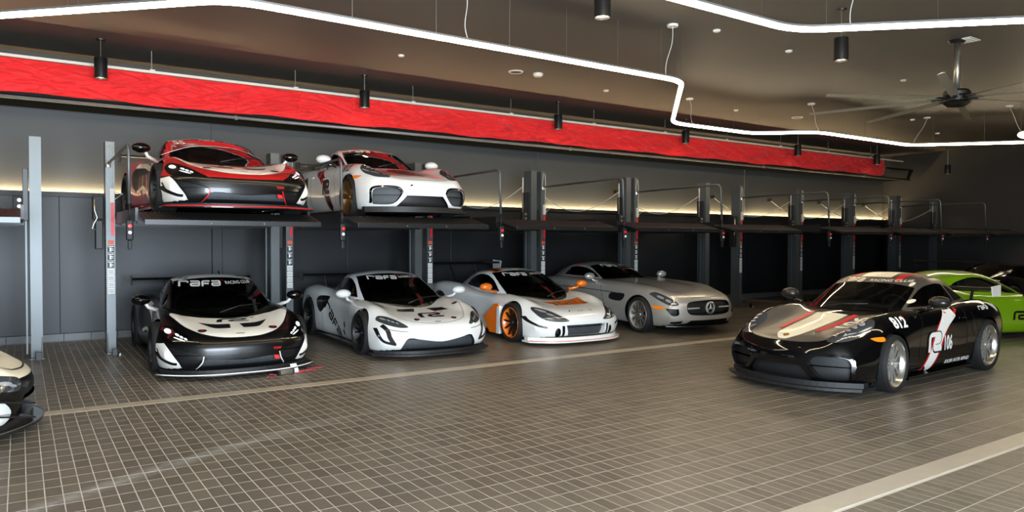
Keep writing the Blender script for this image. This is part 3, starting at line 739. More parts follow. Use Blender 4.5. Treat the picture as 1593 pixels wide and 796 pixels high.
def strokes2d(paths, w, r=0.16, shear=0.0):
    """rounded ribbon strokes, scaled to unit height"""
    V = []; F = []
    for p in paths:
        q = fillet([(a, b, 0) for a, b in p], r, 4) if len(p) > 2 else [Vector((a, b, 0)) for a, b in p]
        n = len(V)
        for k, c in enumerate(q):
            a = q[max(k-1, 0)]; b = q[min(k+1, len(q)-1)]; t = (b-a).normalized(); d = Vector((-t.y, t.x, 0))*w/2
            for e in (c+d, c-d): V.append((e.x+shear*e.y, e.y))
            if k: F.append((n+2*k-2, n+2*k-1, n+2*k+1, n+2*k))
    xs = [v[0] for v in V]; ys = [v[1] for v in V]; cx, cy = (min(xs)+max(xs))/2, (min(ys)+max(ys))/2; h = max(ys)-min(ys)
    return [((x-cx)/h, (y-cy)/h) for x, y in V], F
def word_rafa():
    P = [[(.13, 0), (.13, .88), (1.15, .88), (1.15, .60)]]
    def a(dx): return [[(dx+.05, .88), (dx+1.15, .88), (dx+1.15, .12), (dx+.12, .12), (dx+.12, .50), (dx+1.10, .50)]]
    P += a(1.42) + [[(2.98, 0), (2.98, .88), (3.95, .88)], [(2.98, .46), (3.80, .46)]] + a(4.12)
    return strokes2d(P, 0.25, 0.2, 0.22)
def mark_r2():
    return strokes2d([[(.12, 0), (.12, .88), (1.22, .88), (1.22, .50), (.62, .50), (.62, .12), (1.42, .12)]], 0.24, 0.24, 0.10)
def checks2d(): return rects2d([(0, 0.55, 0.62, 1.0), (0.62, 0.0, 1.24, 0.45)])
def poly2d(poly):
    P = [Vector((p[0], p[1], 0)) for p in poly]; tri = geometry.tessellate_polygon([P])
    return [(p.x, p.y) for p in P], [tuple(t) for t in tri]
VIEW = {'front': ((0, 1, 0), (0, 0, 1), (-1, 0, 0)), 'top': ((0, 1, 0), (-1, 0, 0), (0, 0, -1)), 'right': ((1, 0, 0), (0, 0, 1), (0, 1, 0)), 'left': ((-1, 0, 0), (0, 0, 1), (0, -1, 0)), 'topx': ((1, 0, 0), (0, 1, 0), (0, 0, -1)), 'rightp': ((1, 0, 0), (0, 0, 1), (0, 1, 0)), 'leftp': ((1, 0, 0), (0, 0, 1), (0, -1, 0))}
def decal(bvhs, VF, view, material, parent, name, size=1.0, at=None, rot=0.0, off=0.003, step=0.05, sx=1.0):
    """lay a flat graphic on the surface; at = 3-D anchor point (local)"""
    V, F = VF; U, W, D = (Vector(k) for k in VIEW[view]); A = Vector(at) if at else Vector()
    c, s = math.cos(rot), math.sin(rot); bm = bmesh.new()
    vs = [bm.verts.new((size*(x*sx*c-y*s), size*(x*sx*s+y*c), 0)) for x, y in V]
    for f in F:
        try: bm.faces.new([vs[i] for i in f])
        except ValueError: pass
    xs = [v.co.x for v in bm.verts]; ys = [v.co.y for v in bm.verts]
    for k, (a, b) in enumerate(((min(xs), max(xs)), (min(ys), max(ys)))):
        n = int((b-a)/step)
        for i in range(1, n+1):
            co = [0, 0, 0]; co[k] = a+(b-a)*i/(n+1); no = [0, 0, 0]; no[k] = 1
            bmesh.ops.bisect_plane(bm, geom=bm.verts[:]+bm.edges[:]+bm.faces[:], plane_co=co, plane_no=no)
    for v in bm.verts:
        p = A+U*v.co.x+W*v.co.y; o = p-D*(p.dot(D)+4.0); best = None
        for b in bvhs:
            h = b.ray_cast(o, D)
            if h[0] is not None and (best is None or h[3] < best[2]): best = (h[0], h[1], h[3])
        if best is None:
            for b in bvhs:
                h = b.find_nearest(p)
                if h[0] is not None and (best is None or h[3] < best[2]): best = (h[0], h[1], h[3])
        nrm = best[1] if best[1].dot(D) < 0 else -best[1]
        v.co = best[0]+nrm*off
    bm.normal_update()
    fl = [f for f in bm.faces if f.normal.dot(D) > 0]
    if fl: bmesh.ops.reverse_faces(bm, faces=fl)
    me = bpy.data.meshes.new(name); bm.to_mesh(me); bm.free(); me.shade_smooth(); me.materials.append(material)
    o = bpy.data.objects.new(name, me); COL.objects.link(o); o.parent = parent; return o
def strip2d(pts, w):
    """a narrow band along a polyline, as a flat graphic"""
    P = [Vector(p) for p in pts]; V = []; F = []
    for i, p in enumerate(P):
        a = P[max(i-1, 0)]; b = P[min(i+1, len(P)-1)]; t = (b-a).normalized(); n = Vector((-t.y, t.x))*w/2
        V += [tuple(p+n), tuple(p-n)]
        if i: k = 2*i; F.append((k-2, k-1, k+1, k))
    return V, F
def mirror_y(pts): return [(p[0], -p[1])+tuple(p[2:]) for p in pts]
def mirror_u(pts): return [(-p[0], p[1])+tuple(p[2:]) for p in pts]
# ------------------------------------------------------------------ car components
M_TYRE = mat('tyre rubber', srgb(15, 15, 16), 0.75)
M_DARK = mat('car dark trim', srgb(14, 14, 15), 0.5)
M_GLOSSB = mat('gloss black', srgb(6, 6, 7), 0.12, coat=0.6)
M_CARBON = mat('carbon', srgb(22, 22, 23), 0.32, coat=0.5, coat_rough=0.1)
M_GRILLE = mat('grille mesh', srgb(20, 21, 22), 0.55, noise=0.5, nscale=60)
M_RADI = mat('radiator', srgb(66, 69, 72), 0.6, metal=0.2, noise=0.35, nscale=30)
M_INT = mat('interior black', srgb(18, 18, 19), 0.7)
M_SEATR = mat('red leather', srgb(150, 14, 24), 0.5)
M_CAGE = mat('cage grey', srgb(150, 152, 154), 0.4)
M_GLASS = glass_mat('window glass', (0.62, 0.66, 0.65, 1))
M_LAMPG = glass_mat('lamp glass', (0.72, 0.74, 0.76, 1))
M_LAMPW = mat('lamp reflector', srgb(176, 180, 184), 0.2, metal=0.4, coat=0.6); M_LENS0 = mat('lamp lens', srgb(60, 62, 64), 0.12, coat=1.0); M_PLAST = mat('matte black plastic', srgb(20, 20, 21), 0.55)
M_LAMPL = mat('lamp led', srgb(240, 244, 250), 0.2, emit=(0.9, 0.95, 1.0, 1), emit_s=0.6)
M_DISC = mat('brake disc', srgb(120, 120, 120), 0.35, metal=0.9)
M_WHT = mat('graphic white', srgb(236, 234, 226), 0.4); M_BLKG = mat('graphic black', srgb(12, 12, 13), 0.4); M_REDG = mat('graphic red', srgb(206, 26, 34), 0.4)
M_CHROME = mat('chrome', srgb(222, 222, 222), 0.1, metal=1.0); M_BRIGHT = mat('bright trim', srgb(214, 214, 210), 0.25, metal=0.45, coat=0.5)
M_AMBER = mat('amber lens', srgb(240, 130, 20), 0.2, coat=0.5)
M_SEAM = mat('panel gap', srgb(10, 10, 10), 0.8)

def make_wheel(R, w, rr, style, mrim, mspoke, parent, loc, side, steer=0.0, lip=0.012, caliper=None):
    """axis along y, outer face towards +y at y=0; side=-1 turns it to the car's right"""
    rim = MB(); rim.lathe([(rr, -0.002), (rr+0.006, -0.012), (rr-0.002, -0.02), (rr-lip, -0.004), (rr-lip-0.006, -0.03), (rr-lip-0.028, -0.06), (rr-0.045, -w*0.85), (rr, -w)], 48, 'y')
    sp = MB(); n = {'mesh': 14, 'ten': 10, 'ten_thin': 10, 'five': 5, 'vee': 7}[style]
    hub_y, rim_y = (-0.055, -0.03)
    def spoke(a, r0, r1, w0, w1, y0, y1, th=0.022, da=0.0):
        vs = []
        for r, ww, yy, aa in ((r0, w0, y0, a), (r1, w1, y1, a+da)):
            for sx_, yo in ((-1, 0), (1, 0), (0.7, -th), (-0.7, -th)):
                px_, pz_ = r*math.cos(aa)-sx_*ww*math.sin(aa), r*math.sin(aa)+sx_*ww*math.cos(aa); vs.append((px_, yy+yo, pz_))
        sp.add(vs, [(0, 1, 5, 4), (1, 2, 6, 5), (2, 3, 7, 6), (3, 0, 4, 7), (0, 3, 2, 1), (4, 5, 6, 7)])
    R1 = rr-lip-0.012
    for k in range(n):
        a = 2*math.pi*k/n+0.1
        if style == 'mesh':
            spoke(a, 0.055, R1-0.045, 0.013, 0.012, hub_y, rim_y-0.03, 0.016, 0.0)
            spoke(a, R1-0.048, R1, 0.011, 0.009, rim_y-0.03, rim_y-0.03, 0.016, 0.09); spoke(a, R1-0.048, R1, 0.011, 0.009, rim_y-0.03, rim_y-0.03, 0.016, -0.09)
        elif style == 'ten': spoke(a, 0.05, R1, 0.016, 0.014, hub_y, rim_y, 0.03)
        elif style == 'ten_thin': spoke(a, 0.05, R1*0.45, 0.016, 0.012, hub_y, rim_y, 0.02); spoke(a, R1*0.43, R1, 0.010, 0.009, rim_y, rim_y, 0.02, 0.10); spoke(a, R1*0.43, R1, 0.010, 0.009, rim_y, rim_y, 0.02, -0.10)
        elif style == 'five': spoke(a, 0.05, R1, 0.034, 0.045, hub_y, rim_y, 0.035)
        elif style == 'vee': spoke(a, 0.05, R1, 0.013, 0.011, hub_y, rim_y, 0.03, 0.16); spoke(a, 0.05, R1, 0.013, 0.011, hub_y, rim_y, 0.03, -0.16)
    wh = rim.build('wheel', mrim, parent, True, 35); wh.location = loc; wh.rotation_euler = (0, 0, (math.pi if side < 0 else 0)+steer)
    sp.build('wheel_spokes', mspoke, wh)
    MB().lathe([(0, -0.035), (0.03, -0.037), (0.036, -0.05), (0.062, -0.056), (0.066, -0.09)], 24, 'y').build('hub', mspoke, wh, True, 35)
    b = 0.010
    MB().lathe([(rr+0.002, -0.004), (rr+0.012, 0.004), ((rr+R)/2, b), (R-0.022, 0.002), (R-0.006, -0.014), (R, -0.035), (R, -w+0.035), (R-0.006, -w+0.014), (R-0.022, -w-0.002), (rr+0.01, -w), (rr-0.004, -w+0.02), (rr-0.004, -0.02)], 56, 'y', closed=True).build('tyre', M_TYRE, wh, True, 50)
    MB().lathe([(0.06, -0.115), (R1-0.035, -0.115), (R1-0.035, -0.14), (0.06, -0.14)], 36, 'y', closed=True).build('brake_disc', M_DISC, wh, True, 35)
    MB().lathe([(0, -0.15), (rr-0.03, -0.15)], 24, 'y').build('wheel_back', M_DARK, wh)
    if caliper:
        c = MB()
        vs = []
        for k in range(7):
            a = math.radians(150+k*11)
            for r_ in (R1-0.10, R1-0.02):
                for y_ in (-0.155, -0.09): vs.append((r_*math.cos(a), y_, r_*math.sin(a)))
        fs = []
        for k in range(6):
            o = k*4
            for a_, b_ in ((0, 1), (1, 3), (3, 2), (2, 0)): fs.append((o+a_, o+b_, o+4+b_, o+4+a_))
        fs += [(0, 1, 3, 2), (24, 25, 27, 26)]
        c.add(vs, fs).build('brake_caliper', caliper, wh)
    return wh
def ellipsoid(mb, c, r, nu=18, nv=10, flat=None):
    base = len(mb.v)
    for j in range(nv+1):
        t = math.pi*j/nv
        for i in range(nu):
            p = 2*math.pi*i/nu; x, y, z = r[0]*math.cos(t), r[1]*math.sin(t)*math.cos(p), r[2]*math.sin(t)*math.sin(p)
            if flat is not None: x = max(x, flat)
            mb.v.append((c[0]+x, c[1]+y, c[2]+z))
    for j in range(nv):
        for i in range(nu): mb.f.append((base+j*nu+i, base+j*nu+(i+1) % nu, base+(j+1)*nu+(i+1) % nu, base+(j+1)*nu+i))
    return mb
def make_mirror(root, pos, base, sgn, m, mstalk, r=(0.09, 0.12, 0.07)):
    o = ellipsoid(MB(), (pos[0], sgn*pos[1], pos[2]), r, flat=-r[0]*0.45).build('door_mirror', m, root, True, 50)
    s = MB(); s.tube([(base[0], sgn*base[1], base[2]), (pos[0]*0.6+base[0]*0.4, sgn*(pos[1]*0.6+base[1]*0.4), base[2]*0.45+pos[2]*0.55-0.03), (pos[0], sgn*(pos[1]-0.05), pos[2]-0.04)], [0.035, 0.022, 0.018], 8)
    s.build('mirror_stalk', mstalk, o, True)
    g = MB(); vs = [(pos[0]-r[0]*0.46, sgn*pos[1]+r[1]*0.8*math.cos(a), pos[2]+r[2]*0.8*math.sin(a)) for a in np.linspace(0, 2*math.pi, 16, endpoint=False)]
    g.add(vs, [tuple(range(16))]).build('mirror_glass', M_CHROME, o)
    return o
def make_seat(root, x, y, z, m, scale=1.0):
    s = MB(); k = scale
    s.bbox(x-0.10*k, x+0.42*k, y-0.22*k, y+0.22*k, z, z+0.10*k, 0.03)
    st = s.build('seat', m, root, True, 50)
    b = MB(); pr = [(0.0, 0.0, 0.24), (-0.10, 0.25, 0.25), (-0.17, 0.50, 0.22), (-0.20, 0.62, 0.13), (-0.21, 0.78, 0.12), (-0.215, 0.82, 0.08)]
    vs = []; fs = []
    for (dx, dz, hw) in pr:
        for sx_, dx2 in ((-1, 0.07), (-0.8, 0.0), (0.8, 0.0), (1, 0.07), (0.8, -0.09), (-0.8, -0.09)): vs.append((x-0.08*k+(dx+dx2)*k, y+sx_*hw*k, z+0.03+dz*k))
    n = 6
    for i in range(len(pr)-1):
        for j in range(n): fs.append((i*n+j, i*n+(j+1) % n, (i+1)*n+(j+1) % n, (i+1)*n+j))
    fs += [tuple(range(n)), tuple(range((len(pr)-1)*n, len(pr)*n))]
    b.add(vs, fs).build('seat_back', m, st, True, 50)
    return st
def make_splitter(root, xt, bow, W, xb, z0, z1, m, medge=None, p=2.2, n=24, er=0.008):
    out = [(xt-bow*(abs(y)/W)**p, y) for y in np.linspace(-W, W, n)]
    poly = out+[(xb, W), (xb, -W)]
    s = MB().prism(poly, 'z', z0, z1).build('front_splitter', m, root)
    if medge: MB().tube([(x+0.004, y, z1) for x, y in out], er, 6).build('splitter_edge', medge, s, True)
    return s
def make_chin(root, xt, bow, W, z0, z1, m, p=2.6, n=24, d=0.10):
    out = [(xt-bow*(abs(y)/W)**p, y) for y in np.linspace(-W, W, n)]
    return MB().prism(out+[(x-d, y) for x, y in out[::-1]], 'z', z0, z1).build('air_dam', m, root)
def make_wing(root, x, hw, z, chord, m, xb, zb, yb, endm=None, end=0.12, th=0.03, thick=0.018):
    prof = [(x+chord/2, z), (x+chord*0.3, z+th*0.9), (x-chord*0.1, z+th*0.75), (x-chord/2, z+th*0.9), (x-chord/2, z+th*0.6), (x-chord*0.1, z-th*0.1), (x+chord*0.3, z-th*0.35)]
    w = MB().prism(prof, 'y', -hw, hw).build('rear_wing', m, root)
    for s_ in (-1, 1):
        ep = MB().prism([(x+chord*0.6, z+0.05), (x-chord*0.6, z+0.07), (x-chord*0.6, z-end), (x+chord*0.4, z-end)], 'y', s_*hw-0.006, s_*hw+0.006).build('wing_endplate', endm or m, w)
        MB().prism([(x+0.02, z+0.005), (x-0.05, z+0.005), (xb-0.10, zb), (xb, zb)], 'y', s_*yb-0.006, s_*yb+0.006).build('wing_support', m, w)
    return w
def make_interior(root, S, seat_m, cage=True, dash_z=None):
    i = S['int']; fl = MB()
    for sy in (-1, 1): make_seat(root, i['seat_x'], sy*0.33, i['seat_z'], seat_m, i.get('ss', 1.0))
    d = MB(); pr = [(i['dash_x'], i['dash_z']), (i['dash_x']-0.30, i['dash_z']+0.02), (i['dash_x']-0.36, i['dash_z']-0.05), (i['dash_x']-0.34, i['dash_z']-0.22), (i['dash_x'], i['dash_z']-0.2)]
    d.prism(pr, 'y', -i.get('dash_w', 0.46), i.get('dash_w', 0.46)).build('dashboard', M_INT, root)
    sw = MB(); c = Vector((i['dash_x']-0.46, i['drv']*0.33, i['dash_z']-0.02)); ax = Vector((0.94, 0, -0.34)).normalized(); u = Vector((0, 1, 0)); w = ax.cross(u)
    sw.tube([c+u*0.165*math.cos(a)+w*0.165*math.sin(a) for a in np.linspace(0, 2*math.pi, 24, endpoint=False)], 0.016, 8, closed=True)
    sw.tube([c-u*0.16, c+u*0.16], 0.015, 6); sw.tube([c, c+ax*0.2], 0.03, 8)
    sw.build('steering_wheel', M_INT, root, True)
    if cage:
        zt = i['roof_z']-0.07; xm = i['cage_x']; k = MB()
        k.tube(fillet([(xm, -0.58, 0.5), (xm, -0.44, zt), (xm, 0.44, zt), (xm, 0.58, 0.5)], 0.12), 0.02, 8)
        for s_ in (-1, 1): k.tube(fillet([(xm, s_*0.42, zt), (xm+0.55, s_*0.44, zt-0.03), (xm+1.15, s_*0.60, 0.72)], 0.2), 0.018, 8)
        k.tube([(xm, -0.5, 0.72), (xm, 0.42, zt)], 0.018, 8); k.tube([(xm, 0.5, 0.72), (xm, -0.42, zt)], 0.018, 8)
        k.build('roll_cage', i.get('cage_m', M_DARK), root, True)

class Car:
    def __init__(s, S, name, label, cat, loc, yaw, paint, roof=None, group=None, windows=True, glass=None, seat_m=None, cage=True):
        s.S = S; s.root = empty(name, loc, yaw, label=label, cat=cat, group=group)
        s.body = Surf(*body_surface(S)); s.cab = Surf(*cabin_surface(S)); s.bv = [s.body.bvh, s.cab.bvh]; s.paint = paint; s.roofm = roof or paint
        s.glass = glass or M_GLASS; s.pockets = []; s.skins = []
        a = S['axle']; Rf, Rr = S['R']
        for sg in (-1, 1):
            fl = lambda c, n, sg=sg: c.y*sg > 0.48 and (n.z < 0.5 or c.y*sg > 0.78)
            for nm, ax_, r_ in (('arch', a, Rf), ('arch', -a, Rr)):
                s.body.cut('arch', circle(ax_, r_-0.005, r_+S.get('gap', 0.045)), (0, 2), fl)
        for f in s.body.bm.faces:
            if f[s.body.tl] == 0 and f.normal.z < -0.75 and f.calc_center_median().z < 0.32: f[s.body.tl] = s.body.regions.setdefault('floor_pan', len(s.body.regions)+1)
        # the opening of the cabin in the body's upper surface
        g = S['cab']; xs = np.linspace(g['x1']-0.26, g['x0']+0.25, 16); wb = pch(g['wt'])(xs)-0.03; bw = pch(g['bow'])(xs)
        poly = [(x-b, w) for x, w, b in zip(xs, wb, bw)]+[(x-b, -w) for x, w, b in zip(xs[::-1], wb[::-1], bw[::-1])]
        poly = [(g['x1']-0.14, 0.0)] + poly
        s.body.cut('cabin_floor', poly, (0, 1), lambda c, n: n.z > 0.25 and c.z > 0.5)
        # windscreen
        xs = np.linspace(g['ws0'], g['ws1'], 12); wt = pch(g['wt'])(xs); bw = pch(g['bow'])(xs); e = g.get('pillar', 0.045)
        edge = [(x-b*((w-e)/w)**2, w-e) for x, w, b in zip(xs, wt, bw)]
        top = [(xs[-1]-bw[-1]*(y/wt[-1])**2, y) for y in np.linspace(wt[-1]-e, -(wt[-1]-e), 12)][1:-1]
        bot = [(xs[0]-bw[0]*(y/wt[0])**2, y) for y in np.linspace(-(wt[0]-e), wt[0]-e, 12)][1:-1]
        s.wpoly = edge+top+[(x, -y) for x, y in edge[::-1]]+bot
        s.cab.cut('windscreen', s.wpoly, (0, 1), lambda c, n: n.z > 0.15)
        for sg in (-1, 1):
            for k, w in enumerate(g['side']):
                s.cab.cut('side_window%d%s' % (k, 'r' if sg < 0 else 'l'), smooth_poly(w, 4), (0, 2), lambda c, n, sg=sg: c.y*sg > 0.2 and abs(n.y) > 0.3)
        if g.get('rear'):
            s.cab.cut('rear_window', smooth_poly(g['rear'], 4), (0, 1), lambda c, n: n.z > 0.2)
    def pocket(s, name, poly, view, depth, mface, mwall, n=4, both=False, sel=None):
        ax = {'front': (1, 2), 'top': (0, 1), 'side': (0, 2)}[view]
        for k, pl in enumerate([poly]+([mirror_u(poly)] if both and view == 'front' else [mirror_y(poly)] if both and view == 'top' else [])):
            nm = name+('_b' if k else '')
            if view == 'front': fl = lambda c, n_: n_.x > 0.03 and c.x > 0.8
            elif view == 'top': fl = lambda c, n_: n_.z > 0.2
            else: fl = sel
            s.body.cut(nm, smooth_poly(pl, n) if n else pl, ax, fl); s.pockets.append((nm, name, view, depth, mface, mwall))
    def side_pocket(s, name, poly, depth, mface, mwall, n=4):
        for sg in (-1, 1):
            nm = name+('_r' if sg < 0 else '_l')
            s.body.cut(nm, smooth_poly(poly, n) if n else poly, (0, 2), lambda c, n_, sg=sg: c.y*sg > 0.4 and n_.y*sg > 0.1)
            s.pockets.append((nm, name, sg, depth, mface, mwall))
    def skin(s, name, poly, view, m, n=4, surf='body', both=False, minz=0.0):
        """a panel in another colour, cut out of the surface itself"""
        S_ = s.body if surf == 'body' else s.cab; ax = {'front': (1, 2), 'top': (0, 1), 'side': (0, 2)}[view]
        fl = {'front': lambda c, n_: n_.x > 0.05 and c.x > 0.6, 'top': lambda c, n_: n_.z > 0.1 and c.z > minz, 'side': lambda c, n_: abs(n_.y) > 0.1}[view]
        S_.cut(name, smooth_poly(poly, n) if n else poly, ax, fl)
        if both: S_.cut(name+'_b', smooth_poly(mirror_u(poly) if view == 'front' else mirror_y(poly), n) if n else (mirror_u(poly) if view == 'front' else mirror_y(poly)), ax, fl)
        s.skins.append((surf, name, m))
        if both: s.skins.append((surf, name+'_b', m))
    def finish(s, seat_m=None, cage=True, floor=True):
        S = s.S; R = s.root
        s.body.piece(None, 'body', s.paint, R); s.body.piece('cabin_floor', 'cabin_floor', M_INT, R); s.body.piece('floor_pan', 'floor_pan', M_DARK, R)
        s.cab.piece(None, 'roof', s.roofm, R); s.cab.piece('windscreen', 'windscreen', s.glass, R)
        for k in range(len(S['cab']['side'])):
            for q in 'rl': s.cab.piece('side_window%d%s' % (k, q), 'side_window', s.glass, R)
        if S['cab'].get('rear'): s.cab.piece('rear_window', 'rear_window', s.glass, R)
        for surf, nm, m in s.skins: (s.body if surf == 'body' else s.cab).piece(nm, nm.replace('_b', '') if nm.endswith('_b') else nm, m, R)
        for nm, base, view, d, mf, mw in s.pockets:
            sh = {'front': (-d, 0, 0), 'top': (0, 0, -d), -1: (0, d, 0), 1: (0, -d, 0)}[view]
            g = s.body.piece(nm, base, mf, R, sh)
            if g: s.body.walls(nm, base+'_surround', mw, g, sh)
        # wheel housings
        for ax_, r_ in ((S['axle'], S['R'][0]), (-S['axle'], S['R'][1])):
            for sg in (-1, 1):
                prof = [(0, 0.42*sg), (r_+0.05, 0.42*sg), (r_+0.05, (S['W']-0.16)*sg)]
                m = MB(); n = 20; base = 0
                for k in range(n+1):
                    a = math.radians(-15+210*k/n)
                    for (rr_, yy) in prof: m.v.append((ax_+rr_*math.cos(a), yy, min(r_+rr_*math.sin(a), S.get('hz', 0.60) if abs(yy) < 0.6 else 9)))
                for k in range(n):
                    for q in (0, 1): m.f.append((k*3+q, (k+1)*3+q, (k+1)*3+q+1, k*3+q+1))
                m.build('wheel_housing', M_DARK, R)
        if 'int' in S: make_interior(R, S, seat_m or M_INT, cage)
        s.body.bm.free(); s.cab.bm.free()
    def d(s, VF, view, m, name, **k): return decal(s.bv, VF, view, m, s.root, name, **k)
    def panel(s, pts, view, m, name, n=5, both=False, off=0.003):
        """outline given in car coordinates: front (y,z), top (x,y), side (x,z)"""
        v = {'front': 'front', 'top': 'topx', 'right': 'rightp', 'left': 'leftp'}[view]
        pl = smooth_poly(pts, n) if n else pts; o = s.d(poly2d(pl), v, m, name, off=off)
        if both:
            if view in ('front',): s.d(poly2d([(-a, b) for a, b in [p[:2] for p in pl]]), v, m, name, off=off)
            elif view == 'top': s.d(poly2d([(a, -b) for a, b in [p[:2] for p in pl]]), v, m, name, off=off)
            else: s.d(poly2d([p[:2] for p in pl]), 'leftp' if view == 'right' else 'rightp', m, name, off=off)
        return o
    def line(s, pts, view, m, name, w=0.008, both=False, n=6, off=0.004):
        v = {'front': 'front', 'top': 'topx', 'right': 'rightp', 'left': 'leftp'}[view]
        P = []
        for i in range(len(pts)-1):
            p0 = np.array(pts[max(i-1, 0)], float); p1 = np.array(pts[i], float); p2 = np.array(pts[i+1], float); p3 = np.array(pts[min(i+2, len(pts)-1)], float)
            for k in range(n):
                t = k/n; P.append(tuple(0.5*(2*p1+(p2-p0)*t+(2*p0-5*p1+4*p2-p3)*t*t+(3*p1-p0-3*p2+p3)*t**3)))
        P.append(tuple(pts[-1]))
        s.d(strip2d(P, w), v, m, name, off=off)
        if both:
            if view == 'front': s.d(strip2d([(-a, b) for a, b in P], w), v, m, name, off=off)
            elif view == 'top': s.d(strip2d([(a, -b) for a, b in P], w), v, m, name, off=off)
            else: s.d(strip2d(P, w), 'leftp' if view == 'right' else 'rightp', m, name, off=off)
    def wheels(s, style, mrim, mspoke, front=None, rear=None, steer=0.0, lip=0.012, caliper=None, rim_r=0.262):
        S = s.S; yf, yr = front or S['W']-0.015, rear or S['W']-0.005
        for ax_, y_, R_, w_, st in ((S['axle'], yf, S['R'][0], 0.25, steer), (-S['axle'], yr, S['R'][1], 0.29, 0)):
            for sg in (-1, 1): make_wheel(R_, w_, rim_r if ax_ > 0 else rim_r+0.008, style, mrim, mspoke, s.root, (ax_, sg*y_, R_), sg, st, lip, caliper)
def const(v): return [(0, v)]

# ------------------------------------------------------------------ body shapes
SPEC_MID = dict(  # low mid-engined race car
    xf=2.24, xr=-2.16, W=0.97, axle=1.335, R=(0.328, 0.345), ln=0.52, zn=0.30, pn=3.4, lt=0.35, zt=0.55, pt=3.0, bf=0.37, br=0.16, bp=2.8, bl=0.85, gap=0.04,
    c=dict(
        zb=[(2.24, .095), (1.8, .10), (.6, .11), (-.6, .11), (-1.4, .14), (-2.16, .24)],
        wb=[(2.24, 0.836), (1.9, 0.875), (1.335, 0.894), (.75, 0.836), (0, 0.816), (-.8, 0.875), (-1.335, 0.923), (-2.16, 0.836)],
        zl=[(2.24, .22), (1.335, .24), (.6, .22), (-.6, .24), (-1.4, .28), (-2.16, .36)],
        wl=[(2.24, 0.904), (1.9, 0.923), (1.335, 0.938), (.75, 0.875), (0, 0.855), (-.7, 0.914), (-1.335, 0.957), (-2.16, 0.894)],
        zm=[(2.24, .40), (1.335, .50), (.6, .48), (-.4, .52), (-1.335, .58), (-2.16, .60)],
        wm=[(2.24, 0.904), (1.9, 0.928), (1.335, 0.948), (.75, 0.894), (.2, 0.860), (-.4, 0.875), (-.9, 0.938), (-1.335, 0.962), (-2.16, 0.904)],
        zs=[(2.24, .50), (1.9, .545), (1.335, .675), (.8, .70), (.2, .70), (-.4, .74), (-.9, .81), (-1.335, .835), (-2.16, .80)],
        ws=[(2.24, 0.816), (1.9, 0.846), (1.335, 0.875), (.8, 0.860), (.2, 0.836), (-.4, 0.855), (-.9, 0.904), (-1.335, 0.914), (-2.16, 0.836)],
        zc=[(2.24, .535), (1.9, .595), (1.335, .745), (.9, .775), (.2, .765), (-.4, .80), (-.9, .885), (-1.335, .905), (-2.16, .835)],
        wc=[(2.24, 0.661), (1.9, 0.680), (1.335, 0.729), (.8, 0.748), (.2, 0.768), (-.4, 0.778), (-1.335, 0.778), (-2.16, 0.700)],
        zi=[(2.24, .53), (1.9, .585), (1.335, .685), (.9, .745), (.2, .77), (-.4, .80), (-1.335, .845), (-2.16, .82)],
        wi=[(2.24, .45), (1.335, .52), (.8, .56), (-.4, .56), (-2.16, .45)],
        z0=[(2.24, .525), (1.9, .575), (1.335, .672), (.9, .735), (.2, .77), (-.4, .80), (-1.335, .83), (-2.16, .82)]),
    cab=dict(x1=1.43, x0=-1.60, ws0=1.41, ws1=0.11, pillar=0.05,
        zr=[(1.43, .640), (1.2, .735), (0.85, .895), (0.5, 1.03), (0.15, 1.145), (-0.15, 1.19), (-0.45, 1.18), (-0.85, 1.09), (-1.25, .95), (-1.6, .82)],
        wt=[(1.43, .72), (1.05, .70), (0.55, .645), (0.15, .59), (-0.25, .56), (-0.85, .48), (-1.6, .40)],
        wb=[(1.43, .78), (1.05, .775), (0.55, .775), (-0.15, .765), (-0.75, .66), (-1.6, .45)],
        drop=[(1.43, .05), (0.75, .06), (0.15, .07), (-0.35, .085), (-1.6, .06)],
        bow=[(1.43, .40), (0.75, .30), (0.15, .12), (-0.25, .04), (-1.6, .0)],
        zb=[(1.43, .60), (0.75, .70), (-1.6, .72)],
        side=[[(0.57, .80, 1), (0.25, .985), (-0.03, 1.07), (-0.35, 1.075), (-0.65, .99), (-0.81, .865, 1), (-0.15, .83), (0.3, .81)]],
        rear=None),
    int=dict(seat_x=-0.10, seat_z=0.30, ss=0.92, dash_x=0.86, dash_z=0.765, drv=1, roof_z=1.15, cage_x=-0.47))
